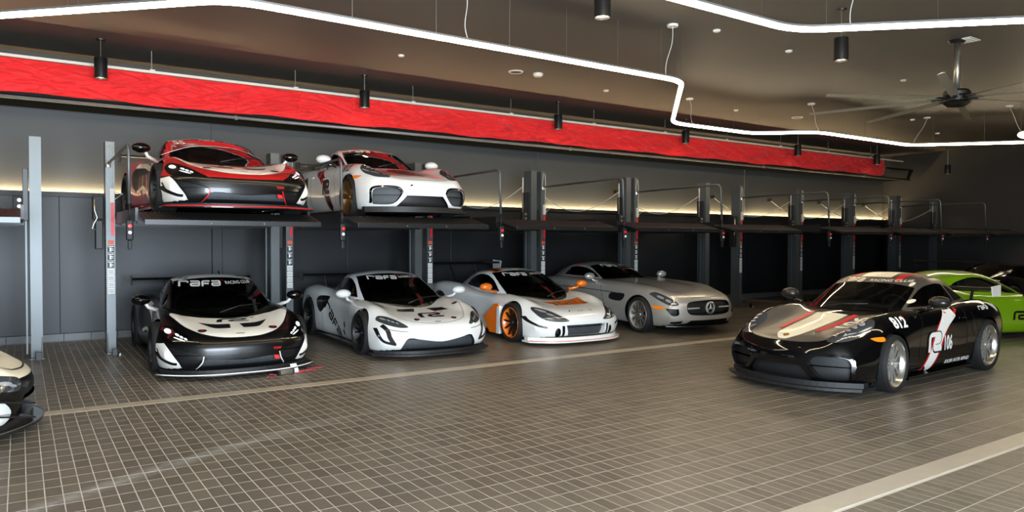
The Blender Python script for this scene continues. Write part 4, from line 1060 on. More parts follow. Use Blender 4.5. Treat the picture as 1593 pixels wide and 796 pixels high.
SPEC_COUPE = dict(  # rounded mid-engined coupe
    xf=2.20, xr=-2.16, W=0.92, axle=1.242, R=(0.328, 0.34), ln=0.45, zn=0.33, pn=3.6, lt=0.40, zt=0.55, pt=3.0, bf=0.36, br=0.20, bp=2.2, bl=0.9, gap=0.04,
    c=dict(
        zb=[(2.20, .115), (1.8, .11), (.6, .13), (-.6, .13), (-1.4, .16), (-2.16, .26)],
        wb=[(2.2, .78), (1.9, .82), (1.242, .85), (.7, .80), (0, .79), (-.8, .82), (-1.242, .87), (-2.16, .76)],
        zl=[(2.2, .24), (1.242, .26), (.6, .26), (-.6, .27), (-1.4, .30), (-2.16, .38)],
        wl=[(2.2, .84), (1.9, .875), (1.242, .885), (.7, .85), (0, .84), (-.7, .86), (-1.242, .905), (-2.16, .82)],
        zm=[(2.2, .42), (1.242, .52), (.6, .52), (-.4, .54), (-1.242, .58), (-2.16, .60)],
        wm=[(2.2, .85), (1.9, .88), (1.242, .90), (.7, .872), (.2, .855), (-.4, .865), (-.9, .90), (-1.242, .92), (-2.16, .83)],
        zs=[(2.2, .54), (1.9, .60), (1.242, .76), (.7, .775), (.2, .78), (-.4, .79), (-.9, .83), (-1.242, .845), (-2.16, .78)],
        ws=[(2.2, .78), (1.9, .81), (1.242, .84), (.7, .845), (.2, .84), (-.4, .845), (-.9, .875), (-1.242, .88), (-2.16, .78)],
        zc=[(2.2, .61), (1.9, .695), (1.5, .80), (1.242, .855), (.9, .88), (.7, .882), (.2, .87), (-.4, .875), (-.9, .915), (-1.242, .93), (-2.16, .83)],
        wc=[(2.2, .62), (1.9, .64), (1.242, .69), (.7, .74), (.2, .77), (-.4, .77), (-1.242, .74), (-2.16, .64)],
        zi=[(2.2, .595), (1.9, .645), (1.242, .755), (.7, .855), (.2, .875), (-.4, .88), (-1.242, .90), (-2.16, .83)],
        wi=[(2.2, .42), (1.242, .47), (.7, .52), (-.4, .54), (-2.16, .42)],
        z0=[(2.2, .59), (1.9, .645), (1.242, .765), (.7, .865), (.2, .88), (-.4, .88), (-1.242, .90), (-2.16, .83)]),
    cab=dict(x1=1.02, x0=-1.95, ws0=1.0, ws1=0.02, pillar=0.05,
        zr=[(1.02, .765), (.80, .875), (.5, 1.025), (.2, 1.15), (-.05, 1.245), (-.35, 1.295), (-.7, 1.28), (-1.1, 1.185), (-1.5, 1.03), (-1.95, .84)],
        wt=[(1.02, .66), (.7, .635), (.3, .60), (0, .56), (-.4, .535), (-1.0, .47), (-1.5, .42), (-1.95, .38)],
        wb=[(1.02, .74), (.7, .745), (.3, .75), (-.4, .75), (-1.0, .70), (-1.5, .60), (-1.95, .48)],
        drop=[(1.02, .05), (.5, .06), (0, .075), (-.5, .09), (-1.95, .06)],
        bow=[(1.02, .32), (.5, .26), (0, .12), (-.4, .04), (-1.95, .0)],
        zb=[(1.02, .74), (-1.95, .80)],
        side=[[(.40, .90, 1), (.12, 1.05), (-.12, 1.135), (-.42, 1.165), (-.66, 1.15, 1), (-.74, .925, 1), (-.3, .92)], [(-.72, 1.135, 1), (-.95, 1.09), (-1.22, .98), (-1.28, .95, 1), (-1.05, .935), (-.79, .93, 1)]],
        rear=None),
    int=dict(seat_x=-0.30, seat_z=0.36, ss=0.95, dash_x=0.55, dash_z=0.885, drv=1, roof_z=1.25, cage_x=-0.72))
SPEC_GT = dict(  # long bonnet grand tourer
    xf=2.30, xr=-2.30, W=0.97, axle=1.34, R=(0.335, 0.345), ln=0.42, zn=0.40, pn=3.4, lt=0.45, zt=0.6, pt=3.0, bf=0.34, br=0.20, bp=2.4, bl=0.9, gap=0.04,
    c=dict(
        zb=[(2.3, .17), (1.8, .15), (.6, .15), (-.6, .15), (-1.4, .18), (-2.3, .28)],
        wb=[(2.3, .80), (1.9, .86), (1.34, .90), (.7, .85), (0, .85), (-.8, .88), (-1.34, .91), (-2.3, .78)],
        zl=[(2.3, .28), (1.34, .30), (.6, .28), (-.6, .28), (-1.4, .32), (-2.3, .40)],
        wl=[(2.3, .87), (1.9, .92), (1.34, .94), (.7, .90), (0, .90), (-.7, .91), (-1.34, .955), (-2.3, .84)],
        zm=[(2.3, .46), (1.34, .56), (.6, .56), (-.4, .58), (-1.34, .62), (-2.3, .62)],
        wm=[(2.3, .87), (1.9, .925), (1.34, .955), (.7, .935), (.2, .925), (-.4, .925), (-.9, .945), (-1.34, .97), (-2.3, .86)],
        zs=[(2.3, .60), (1.9, .68), (1.34, .785), (.7, .82), (.2, .835), (-.4, .845), (-1.34, .87), (-2.3, .82)],
        ws=[(2.3, .80), (1.9, .86), (1.34, .90), (.7, .90), (.2, .90), (-.4, .90), (-1.34, .91), (-2.3, .80)],
        zc=[(2.3, .68), (1.9, .755), (1.34, .865), (.7, .905), (.2, .92), (-.4, .925), (-1.34, .945), (-2.3, .86)],
        wc=[(2.3, .66), (1.9, .70), (1.34, .76), (.7, .79), (.2, .80), (-.4, .81), (-1.34, .78), (-2.3, .66)],
        zi=[(2.3, .695), (1.9, .765), (1.34, .855), (.7, .905), (.2, .93), (-.4, .94), (-1.34, .95), (-2.3, .86)],
        wi=[(2.3, .44), (1.34, .50), (.7, .52), (-.4, .54), (-2.3, .42)],
        z0=[(2.3, .705), (1.9, .785), (1.34, .88), (.7, .935), (.2, .955), (-.4, .955), (-1.34, .96), (-2.3, .86)]),
    cab=dict(x1=0.42, x0=-2.2, ws0=0.40, ws1=-0.55, pillar=0.05,
        zr=[(.42, .85), (.2, .955), (-.1, 1.085), (-.35, 1.175), (-.6, 1.235), (-.9, 1.262), (-1.2, 1.245), (-1.6, 1.15), (-2.2, .88)],
        wt=[(.42, .68), (.1, .65), (-.3, .585), (-.6, .545), (-1.0, .53), (-1.6, .46), (-2.2, .40)],
        wb=[(.42, .75), (.1, .76), (-.6, .765), (-1.2, .74), (-1.7, .64), (-2.2, .5)],
        drop=[(.42, .05), (-.1, .06), (-.6, .07), (-1.0, .08), (-2.2, .06)],
        bow=[(.42, .30), (-.1, .24), (-.6, .10), (-1.0, .03), (-2.2, .0)],
        zb=[(.42, .80), (-2.2, .84)],
        side=[[(-.16, .965, 1), (-.42, 1.08), (-.68, 1.145), (-1.0, 1.165), (-1.22, 1.14, 1), (-1.30, .985, 1), (-.8, .975)]],
        rear=None),
    int=dict(seat_x=-0.85, seat_z=0.42, ss=0.95, dash_x=0.0, dash_z=0.965, drv=1, roof_z=1.24, cage_x=-1.25))
# ------------------------------------------------------------------ the cars
def paint(name, c, rough=0.32, coat=1.0, metal=0.0): return mat(name, c, rough, metal, coat)
P_WHITE = paint('paint white', srgb(226, 228, 226)); P_BLACK = mat('paint black', srgb(6, 6, 7), 0.08, coat=0.5, spec=0.4)
P_SATINB = mat('satin black', srgb(9, 9, 9), 0.30, coat=0.3, coat_rough=0.12, spec=0.3)
P_RED = paint('paint red', srgb(168, 22, 22), 0.35); P_SILVER = paint('paint silver', srgb(186, 184, 178), 0.38, 0.8, 0.55)
P_GREEN = paint('paint green', srgb(122, 166, 14), 0.3); P_ORANGE = paint('paint orange', srgb(236, 116, 20), 0.35)
P_GREY = mat('matte graphite wrap', srgb(98, 92, 84), 0.38, metal=0.5, coat=0.2, coat_rough=0.2)
P_WRAPW = mat('white wrap', srgb(232, 230, 222), 0.35, coat=0.3)
P_CREAM = mat('cream wrap', srgb(236, 228, 204), 0.35, coat=0.3)
M_BRONZE = mat('bronze rim', srgb(140, 104, 62), 0.3, metal=0.8); M_SILR = mat('silver rim', srgb(206, 200, 188), 0.22, metal=0.9); M_GREYR = mat('grey rim', srgb(150, 146, 138), 0.38, metal=0.35)
M_FILM = mat('red window film', srgb(150, 12, 24), 0.1, coat=1.0)
M_STRIPB = mat('black sunstrip', srgb(8, 8, 9), 0.15, coat=0.6)
RAFA, MARK, CHK = word_rafa(), mark_r2(), checks2d()
def screen_text(c, y0, y1, y2, y3, z, h, m=M_WHT, rot=0.0):
    """club lettering across the top of the windscreen"""
    w = RAFA[0]; ww = max(v[0] for v in w)-min(v[0] for v in w); k = (y1-y0)/ww
    c.d(RAFA, 'front', m, 'screen_lettering', size=h, sx=k/h, at=(0, (y0+y1)/2, z), off=0.006)
    T = text2d('RACING CLUB', 0.012); tw = max(v[0] for v in T[0])-min(v[0] for v in T[0]); kk = (y3-y2)/tw
    c.d(T, 'front', m, 'screen_lettering', size=h*0.55, sx=kk/(h*0.55), at=(0, (y2+y3)/2, z+0.004), off=0.006)
    c.d(CHK, 'front', M_REDG, 'lettering_mark', size=0.022, at=(0, y1+0.035, z+h*0.45), off=0.006)
def lamp(c, outline, leds, view='front', ml=None):
    for sg in (1, -1):
        o = [(sg*p[0], p[1])+tuple(p[2:]) for p in outline] if view == 'front' else [(p[0], sg*p[1])+tuple(p[2:]) for p in outline]
        v = {'front': 'front', 'top': 'topx'}[view]
        L = c.d(poly2d(smooth_poly(o, 5)), v, M_GLOSSB if ml else M_LENS0, 'headlight', off=0.004)
        for (u, w, ru, rw, a) in leds:
            e = [(u+ru*math.cos(t)*math.cos(a)-rw*math.sin(t)*math.sin(a), w+ru*math.cos(t)*math.sin(a)+rw*math.sin(t)*math.cos(a)) for t in np.linspace(0, 2*math.pi, 14, endpoint=False)]
            e = [(sg*p, q) for p, q in e] if view == 'front' else [(p, sg*q) for p, q in e]
            d = decal(c.bv, poly2d(e), v, ml or M_LAMPW, L, 'lamp_element', off=0.009)
def latch(c, x, y, r=0.045, m=None):
    z = 0.7; T = [(x+r*math.cos(t), y+r*1.1*math.sin(t)) for t in np.linspace(0, 2*math.pi, 14, endpoint=False)]
    o = c.d(poly2d(T), 'topx', m or M_BLKG, 'bonnet_latch', off=0.008)
    decal(c.bv, poly2d([(x-r*0.35, y-r*0.35), (x+r*0.35, y-r*0.35), (x+r*0.35, y+r*0.35), (x-r*0.35, y+r*0.35)]), 'topx', M_REDG, o, 'latch_pin', off=0.014)
def tow_strap(c, x, y, z, h=0.10):
    m = MB(); m.add([(x, y-0.035, z+h), (x, y+0.02, z+h), (x+0.05, y+0.05, z), (x+0.05, y-0.01, z), (x-0.012, y-0.035, z+h), (x-0.012, y+0.02, z+h), (x+0.038, y+0.05, z), (x+0.038, y-0.01, z)], [(0, 1, 2, 3), (7, 6, 5, 4), (0, 4, 5, 1), (1, 5, 6, 2), (2, 6, 7, 3), (3, 7, 4, 0)])
    return m.build('tow_strap', M_REDP, c.root)
def wipers(c, x, y0, y1, z):
    m = MB(); m.tube([(x+0.10, y0, z-0.07), (x, (y0+y1)/2, z), (x-0.02, y1, z+0.02)], 0.008, 6); m.build('wiper', M_DARK, c.root, True)

# ---- low mid-engined race cars with swept headlights (black one on the floor, red one on the lift)
def gt4(label, loc, yaw, body_m, roof_m, accent, edge, red=False, tan=False):
    c = Car(SPEC_MID, 'race_car', label, 'car', loc, math.radians(yaw), body_m, body_m)
    c.pocket('front_intake', [(-.40, .25), (0, .225), (.40, .25), (.51, .18), (.47, .12), (0, .112), (-.47, .12), (-.51, .18)], 'front', 0.07, M_RADI, M_DARK)
    c.pocket('side_duct', [(-.83, .405), (-.70, .37), (-.45, .285), (-.53, .13), (-.665, .13), (-.76, .30)], 'front', 0.05, M_CARBON, M_DARK, both=True)
    bonnet = [(1.27, .725, 1), (1.42, .735), (1.75, .61), (2.00, .45), (2.12, .25), (2.145, 0), (2.12, -.25), (2.00, -.45), (1.75, -.61), (1.42, -.735), (1.27, -.725, 1), (1.24, -.52), (1.33, -.3), (1.41, 0), (1.33, .3), (1.24, .52)]
    c.skin('bonnet', bonnet, 'top', P_WRAPW if not tan else P_CREAM, 4, minz=0.4)
    c.skin('corner_wedge', [(-.955, .42, 1), (-.86, .445, 1), (-.775, .30), (-.685, .16), (-.70, .13), (-.90, .13, 1)], 'front', P_WRAPW, 4, both=True)
    c.skin('roof_panel', [(.22, -.555, 1), (.22, .555, 1), (-.5, .53), (-1.0, .46, 1), (-1.0, -.46, 1), (-.5, -.53)], 'top', P_WRAPW, 3, surf='cab', minz=0.95)
    if red or tan:
        c.skin('front_bumper', [(-.93, .455, 1), (-.65, .445), (0, .43), (.65, .445), (.93, .455, 1), (.93, .04, 1), (-.93, .04, 1)], 'front', P_SATINB, 4)
    c.finish(cage=True)
    lamp(c, [(-.875, .56), (-.83, .625), (-.75, .625), (-.66, .57), (-.56, .49), (-.47, .43), (-.66, .43), (-.84, .455)], [(-.80, .57, .034, .026, 0), (-.715, .535, .022, .012, -.5), (-.675, .512, .02, .011, -.5), (-.635, .492, .018, .010, -.5), (-.70, .49, .06, .007, -.35)], ml=M_LAMPL)
    c.line([(-.935, .37), (-.90, .27), (-.80, .21), (-.735, .20)], 'front', M_BLKG, 'wedge_slot', w=0.032, both=True)
    c.line([(-.45, .29), (-.47, .21), (-.53, .125)], 'front', edge, 'duct_edge', w=0.012, both=True)
    if not tan:
        c.panel([(1.56, .43, 1), (1.66, .26), (1.68, .06, 1), (1.86, .08, 1), (1.86, .25), (1.76, .33)], 'top', M_CARBON, 'bonnet_vent', n=3, both=True)
        c.d(MARK, 'top', M_BLKG, 'bonnet_mark', size=0.15, at=(1.50, 0.0, 0), sx=1.9)
        c.d(CHK, 'top', M_REDG if red else M_BLKG, 'bonnet_checks', size=0.06, at=(1.40, 0.24, 0), sx=1.6)
    for sg in (-1, 1): latch(c, 1.93, sg*.43, 0.05, M_BLKG)
    c.panel([(2.055, -.05, 1), (2.055, .05, 1), (2.07, .05, 1), (2.07, -.05, 1)], 'top', M_BLKG, 'nose_badge', n=1)
    c.line([(1.27, -.72), (1.0, -.78), (.55, -.80), (-.2, -.80)], 'top', M_SEAM, 'panel_gap', w=0.007, both=True)
    c.line([(.62, .16), (.66, .40), (.60, .66)], 'right', M_SEAM, 'door_gap', w=0.008, both=True)
    c.panel([(.30, .62), (-.15, .70), (-.62, .72), (-.80, .60), (-.70, .44), (-.35, .34), (.05, .45)], 'right', M_BLKG, 'door_intake', both=True)
    c.line([(.75, .62), (.35, .66), (-.1, .735), (-.6, .77)], 'right', accent, 'door_accent', w=0.07, both=True)
    c.line([(.60, .18), (.25, .30), (-.10, .42), (-.5, .36)], 'right', accent, 'door_accent', w=0.05, both=True)
    for sg in (-1, 1):
        make_mirror(c.root, (.78, 1.02, .90), (.62, .80, .74), sg, P_BLACK, P_WRAPW)
    tow_strap(c, 2.17, .40, .20)
    c.d(text2d('TOW', 0.02), 'front', M_REDG, 'tow_lettering', size=0.032, at=(0, .42, .335))
    make_splitter(c.root, 2.33, 0.40, .955, 1.72, .055, .075, M_CARBON, edge, 3.0)
    make_chin(c.root, 2.225, 0.40, .90, .07, .112, M_PLAST, 2.8)
    MB().prism([(1.0, -.93), (1.0, -.80), (-.95, -.80), (-.95, -.95)], 'z', .07, .10).build('side_skirt', M_CARBON, c.root)
    MB().prism([(1.0, .80), (1.0, .93), (-.95, .95), (-.95, .80)], 'z', .07, .10).build('side_skirt', M_CARBON, c.root)
    wipers(c, 1.12, -.1, .45, .80)
    c.wheels('vee', M_DARK, M_DARK, caliper=M_REDP if red else None)
    return c
c = gt4('black and white race car parked on the floor under the red one', (2.39, 11.59, 0), -92.5, P_SATINB, P_WRAPW, P_WRAPW, P_WRAPW)
screen_text(c, -.50, .06, .12, .50, 1.075, .075)
for sg in (-1, 1): c.d(CHK, 'top', M_BLKG, 'roof_checks', size=0.10, at=(-.02, sg*.40, 0))
c.panel([(-.30, -.12), (-.30, .14), (-.42, .14), (-.42, -.12)], 'top', M_BLKG, 'roof_hatch', n=1)
MB().prism([(-.55, 0), (-.68, 0), (-.70, .06), (-.64, .06)], 'y', .20, .208).build('antenna', M_DARK, c.root).location = (0, 0, 1.16)
make_wing(c.root, -2.02, .94, 1.045, .26, M_CARBON, -1.85, .84, .45, end=0.10)
CAR_BLACK = c
c = gt4('red race car with white bonnet raised on the leftmost full lift', (2.38, 11.83, 2.055), -89, P_RED, P_WRAPW, P_CREAM, M_REDG, red=True)
c.panel([(-.70, .86, 1), (-.35, .985), (0, 1.01), (.35, .985), (.70, .86, 1), (.60, 1.09, 1), (.3, 1.145), (0, 1.155), (-.3, 1.145), (-.60, 1.09, 1)], 'front', M_FILM, 'windscreen_film', n=4, off=0.003)
c.line([(-.70, .86), (-.35, .985), (0, 1.01), (.35, .985), (.70, .86)], 'front', M_WHT, 'film_edge', w=0.012, off=0.005)
c.d(text2d('55', 0.03), 'front', M_WHT, 'race_number', size=0.075, sx=1.5, at=(0, -.44, 1.075), off=0.006)
c.d(RAFA, 'front', M_WHT, 'screen_lettering', size=0.03, at=(0, -.05, 1.135), off=0.006, sx=1.4); c.d(text2d('RACING CLUB'), 'front', M_WHT, 'screen_lettering', size=0.02, at=(0, .28, 1.125), off=0.006)
for k in range(9):
    c.line([(.55-.10*k, .22+.012*k), (.42-.10*k, .42), (.46-.10*k, .60)], 'right', [P_CREAM, M_REDG, P_ORANGE][k % 3], 'door_flame', w=0.035, both=True)
make_wing(c.root, -2.02, .94, 1.045, .26, M_CARBON, -1.85, .84, .45, end=0.10)

# ---- white car with slim headlights and door lettering
c = Car(SPEC_MID, 'race_car', 'white race car with dark bonnet vents and door lettering parked between two lift columns', 'car', (5.19, 11.55, 0), math.radians(-93), P_WHITE)
c.pocket('front_intake', [(-.585, .12), (-.53, .29), (-.45, .315), (-.32, .29), (0, .245), (.32, .29), (.45, .315), (.53, .29), (.585, .12), (.3, .105), (-.3, .105)], 'front', 0.08, M_RADI, M_GLOSSB)
c.side_pocket('door_intake', [(-.38, .74), (-.60, .76), (-.80, .74), (-.90, .66), (-.84, .54), (-.72, .47), (-.58, .56)], 0.10, M_DARK, M_CARBON)
c.finish()
lamp(c, [(-.83, .545), (-.79, .60), (-.71, .60), (-.63, .57), (-.55, .52), (-.49, .465), (-.60, .46), (-.74, .495)], [(-.755, .565, .03, .012, -.3), (-.70, .548, .02, .010, -.4), (-.66, .532, .02, .010, -.4), (-.615, .515, .02, .009, -.4)])
c.line([(-.875, .45), (-.86, .34), (-.80, .265), (-.66, .225)], 'front', M_BLKG, 'bumper_blade', w=0.035, both=True)
c.line([(-.805, .49), (-.76, .42), (-.74, .33), (-.69, .235)], 'front', M_CARBON, 'bumper_blade', w=0.055, both=True)
c.line([(-.80, .45), (-.65, .42), (-.5, .405)], 'front', M_SEAM, 'panel_gap', w=0.008, both=True)
c.panel([(1.42, .10, 1), (1.42, .38, 1), (1.56, .42, 1), (1.60, .16, 1)], 'top', M_CARBON, 'bonnet_vent', n=2, both=True)
c.line([(1.30, .70), (1.7, .60), (2.0, .45), (2.12, .2), (2.135, 0)], 'top', M_SEAM, 'bonnet_gap', w=0.006, both=True)
c.d(MARK, 'top', M_BLKG, 'bonnet_mark', size=0.24, at=(1.80, 0.0, 0), sx=1.15)
c.d(CHK, 'top', M_REDG, 'bonnet_checks', size=0.09, at=(1.66, 0.20, 0))
for x_, y_ in ((1.38, .62), (2.0, .30)):
    for sg in (-1, 1): latch(c, x_, sg*y_, 0.04, M_BLKG)
c.panel([(2.085, -.05, 1), (2.085, .05, 1), (2.10, .05, 1), (2.10, -.05, 1)], 'top', M_BLKG, 'nose_badge', n=1)
screen_text(c, -.42, .06, .10, .50, 1.09, .055)
c.d(RAFA, 'right', M_BLKG, 'door_lettering', size=0.17, sx=0.95, at=(-.16, 0, .40), rot=math.radians(-33)); c.d(RAFA, 'left', M_BLKG, 'door_lettering', size=0.17, sx=0.95, at=(-.16, 0, .40), rot=math.radians(33))
for v_ in ('right', 'left'): c.d(CHK, v_, M_BLKG, 'door_checks', size=0.15, at=(.44, 0, .30), rot=math.radians(-60))
c.line([(.66, .16), (.72, .40), (.66, .66)], 'right', M_SEAM, 'door_gap', w=0.008, both=True); c.line([(-.62, .18), (-.60, .35), (-.68, .48)], 'right', M_SEAM, 'door_gap', w=0.008, both=True)
for sg in (-1, 1): make_mirror(c.root, (.78, 1.0, .88), (.62, .80, .74), sg, P_WHITE, P_WHITE)
tow_strap(c, 2.06, .60, .19, 0.14)
make_splitter(c.root, 2.29, 0.38, .945, 1.72, .06, .085, M_PLAST, None, 3.0); make_chin(c.root, 2.225, 0.38, .90, .07, .125, M_PLAST, 2.8)
MB().prism([(1.0, -.91), (1.0, -.80), (-.95, -.80), (-.95, -.93)], 'z', .08, .11).build('side_skirt', M_CARBON, c.root); MB().prism([(1.0, .80), (1.0, .91), (-.95, .93), (-.95, .80)], 'z', .08, .11).build('side_skirt', M_CARBON, c.root)
make_wing(c.root, -2.02, .90, 1.05, .26, M_CARBON, -1.85, .84, .45, end=0.10)
wipers(c, 1.12, -.1, .45, .80)
c.wheels('vee', M_DARK, M_DARK)

# ---- white car with orange mirrors, big wing and patterned bonnet
c = Car(SPEC_MID, 'race_car', 'white race car with orange mirrors and a tall rear wing, beside the silver coupe', 'car', (7.84, 11.50, 0), math.radians(-92), P_WHITE)
c.pocket('front_intake', [(-.40, .335, 1), (.40, .335, 1), (.36, .13, 1), (-.36, .13, 1)], 'front', 0.09, M_RADI, P_WHITE, n=1)
c.pocket('brake_duct', [(-.57, .27), (-.53, .29), (-.50, .25), (-.50, .14), (-.55, .13), (-.585, .2)], 'front', 0.07, M_DARK, M_DARK, both=True)
c.pocket('cooling_slot', [(-.475, .325, 1), (-.43, .325, 1), (-.425, .12, 1), (-.465, .12, 1)], 'front', 0.07, M_DARK, M_DARK, n=1, both=True)
c.finish()
lamp(c, [(-.80, .55), (-.77, .605), (-.69, .60), (-.56, .545), (-.44, .465), (-.35, .40), (-.55, .395), (-.70, .415), (-.78, .47)], [(-.70, .555, .06, .018, -.35), (-.62, .50, .05, .014, -.4), (-.54, .455, .05, .008, -.4), (-.66, .44, .06, .008, -.1)])
c.line([(-.915, .47), (-.90, .40), (-.83, .335), (-.70, .30)], 'front', M_CARBON, 'dive_plane', w=0.035, both=True)
# patterned bonnet panel: rows of interlocking black and orange bars
T0 = [(1.42, -.08, 1), (1.36, .25), (1.26, .50), (1.26, .56, 1), (1.66, .46, 1), (1.68, -.10, 1)]
c.panel([(1.44, -.36, 1), (1.42, 0), (1.37, .25), (1.27, .52, 1), (1.68, .44, 1), (1.70, -.24, 1)], 'top', P_ORANGE, 'bonnet_pattern_field', n=2, off=0.003)
rp = random.Random(5)
for k in range(24):
    y0_ = -.27+.030*k; x0_ = 1.47+rp.choice((0, .05, .1)); ln = rp.uniform(.08, .16)
    c.line([(x0_, y0_), (x0_+ln, y0_)], 'top', M_BLKG if k % 4 else M_WHT, 'pattern_bar', w=0.013, n=1, off=0.005)
    if k % 2: c.line([(x0_+ln*0.5, y0_), (x0_+ln*0.5, y0_+.07)], 'top', M_BLKG, 'pattern_bar', w=0.016, n=1, off=0.006)
for sg in (-1, 1): c.line([(2.0, sg*.20), (2.06, sg*.24)], 'top', M_BLKG, 'bonnet_pin', w=0.02, n=1)
c.panel([(2.03, -.06, 1), (2.03, .06, 1), (2.045, .06, 1), (2.045, -.06, 1)], 'top', M_BLKG, 'nose_badge', n=1)
screen_text(c, -.42, .02, .12, .50, 1.085, .055)
c.panel([(.05, -.50), (.05, -.30), (-.35, -.30), (-.35, -.48)], 'top', P_ORANGE, 'roof_pattern', n=1); c.panel([(.02, -.44), (.02, -.36), (-.30, -.36), (-.30, -.42)], 'top', M_BLKG, 'roof_pattern', n=1, off=0.005)
for sg in (-1, 1): make_mirror(c.root, (.70, 1.05, .90), (.62, .80, .80), sg, P_ORANGE, P_ORANGE)
for sg in (-1, 1):
    m = MB(); m.prism([(.93, .62), (.78, .60), (.42, .36), (.62, .10), (.86, .10), (.90, .34)], 'y', sg*.905, sg*.935); m.build('side_blade', P_ORANGE, c.root)
    MB().prism([(.98, .58), (.90, .56), (.88, .10), (.98, .10)], 'y', sg*.90, sg*.95).build('blade_edge', P_WHITE, c.root)
c.line([(.60, .12), (.30, .12), (-.9, .12)], 'right', P_ORANGE, 'sill_stripe', w=0.05, both=True)
make_splitter(c.root, 2.29, 0.36, .955, 1.72, .055, .085, P_WHITE, P_ORANGE, 3.2, er=0.006); make_chin(c.root, 2.235, 0.38, .93, .07, .135, P_WHITE, 2.8)
w_ = make_wing(c.root, -2.15, .88, 1.22, .30, M_CARBON, -1.85, .86, .30, endm=P_WHITE, end=0.16, th=0.04)
wipers(c, 1.12, -.1, .45, .80)
c.wheels('ten', P_ORANGE, M_DARK, lip=0.014)

# ---- silver long-bonnet coupe
c = Car(SPEC_GT, 'coupe', 'silver long-bonnet coupe with red seats and a star grille', 'car', (10.543, 11.297, 0), math.radians(-90.9), P_SILVER)
c.pocket('front_grille', [(-.56, .50), (-.50, .60), (-.2, .63), (.2, .63), (.50, .60), (.56, .50), (.50, .385), (.2, .36), (-.2, .36), (-.50, .385)], 'front', 0.06, M_GRILLE, M_DARK)
c.pocket('brake_intake', [(-.86, .49, 1), (-.70, .485, 1), (-.70, .375), (-.82, .365)], 'front', 0.06, M_DARK, M_DARK, n=3, both=True)
c.pocket('lower_intake', [(-.48, .275, 1), (.48, .275, 1), (.56, .20, 1), (-.56, .20, 1)], 'front', 0.05, M_DARK, M_DARK, n=1)
c.pocket('fog_intake', [(-.80, .25, 1), (-.62, .27, 1), (-.64, .215, 1), (-.78, .21, 1)], 'front', 0.04, M_DARK, M_DARK, n=1, both=True)
c.side_pocket('fender_vent', [(.95, .70), (.55, .70), (.50, .58), (.85, .56)], 0.05, M_DARK, M_DARK, 3)
c.finish(seat_m=M_SEATR, cage=False)
lamp(c, [(-.885, .74), (-.80, .765), (-.745, .68), (-.685, .56), (-.80, .545), (-.855, .60), (-.88, .67)], [(-.83, .68, .022, .03, .3), (-.79, .62, .025, .03, .3), (-.745, .575, .035, .016, 0)])
m = MB(); m.lathe([(.115, .0), (.115, .02), (.095, .03), (.092, .0)], 32, 'x', (2.24, 0, .49)); st = m.build('grille_star', M_BRIGHT, c.root, True, 40)
for k in range(3):
    a = math.radians(90+120*k); e = MB(); p = math.cos(a), math.sin(a); q = (-p[1], p[0])
    e.add([(2.262, q[0]*.018, .49+q[1]*.018), (2.262, -q[0]*.018, .49-q[1]*.018), (2.255, p[0]*.098, .49+p[1]*.098), (2.275, 0, .49), (2.24, 0, .49)], [(0, 3, 2), (3, 1, 2), (0, 2, 4), (1, 4, 2)]); e.build('star_point', M_BRIGHT, st)
for sg in (-1, 1): MB().bbox(2.19, 2.225, min(sg*.10, sg*.54), max(sg*.10, sg*.54), .475, .505, 0.01).build('grille_bar', M_BRIGHT, c.root)
c.panel([(-.93, .525), (-.88, .525), (-.87, .475), (-.92, .475)], 'front', M_AMBER, 'side_marker', n=3, both=True)
c.line([(.55, .66), (1.2, .62), (1.8, .52), (2.15, .40)], 'top', M_SEAM, 'bonnet_gap', w=0.006, both=True); c.line([(2.16, -.40), (2.20, 0), (2.16, .40)], 'top', M_SEAM, 'bonnet_gap', w=0.006)
c.line([(.30, .22), (.32, .50), (.22, .84)], 'right', M_SEAM, 'door_gap', w=0.008, both=True); c.line([(-1.2, .25), (-1.25, .55), (-1.1, .86)], 'right', M_SEAM, 'door_gap', w=0.008, both=True)
c.line([(.85, .70), (-.2, .74), (-1.5, .76)], 'right', mat('crease shade', srgb(92, 90, 86), 0.35, metal=0.8), 'crease_shade_line', w=0.014, both=True)  # darker silver line painted on as the shade of a crease
screen_text(c, -.32, .02, .10, .42, 1.185, .045)
for sg in (-1, 1): make_mirror(c.root, (-.02, 1.0, 1.0), (.02, .84, .90), sg, P_SILVER, P_SILVER, (.085, .125, .075))
make_splitter(c.root, 2.30, 0.34, .84, 1.85, .155, .175, M_CARBON, None, 2.6)
wipers(c, .18, -.15, .4, .98)
c.wheels('ten_thin', M_GREYR, M_ALU, steer=math.radians(-6), rim_r=0.27)

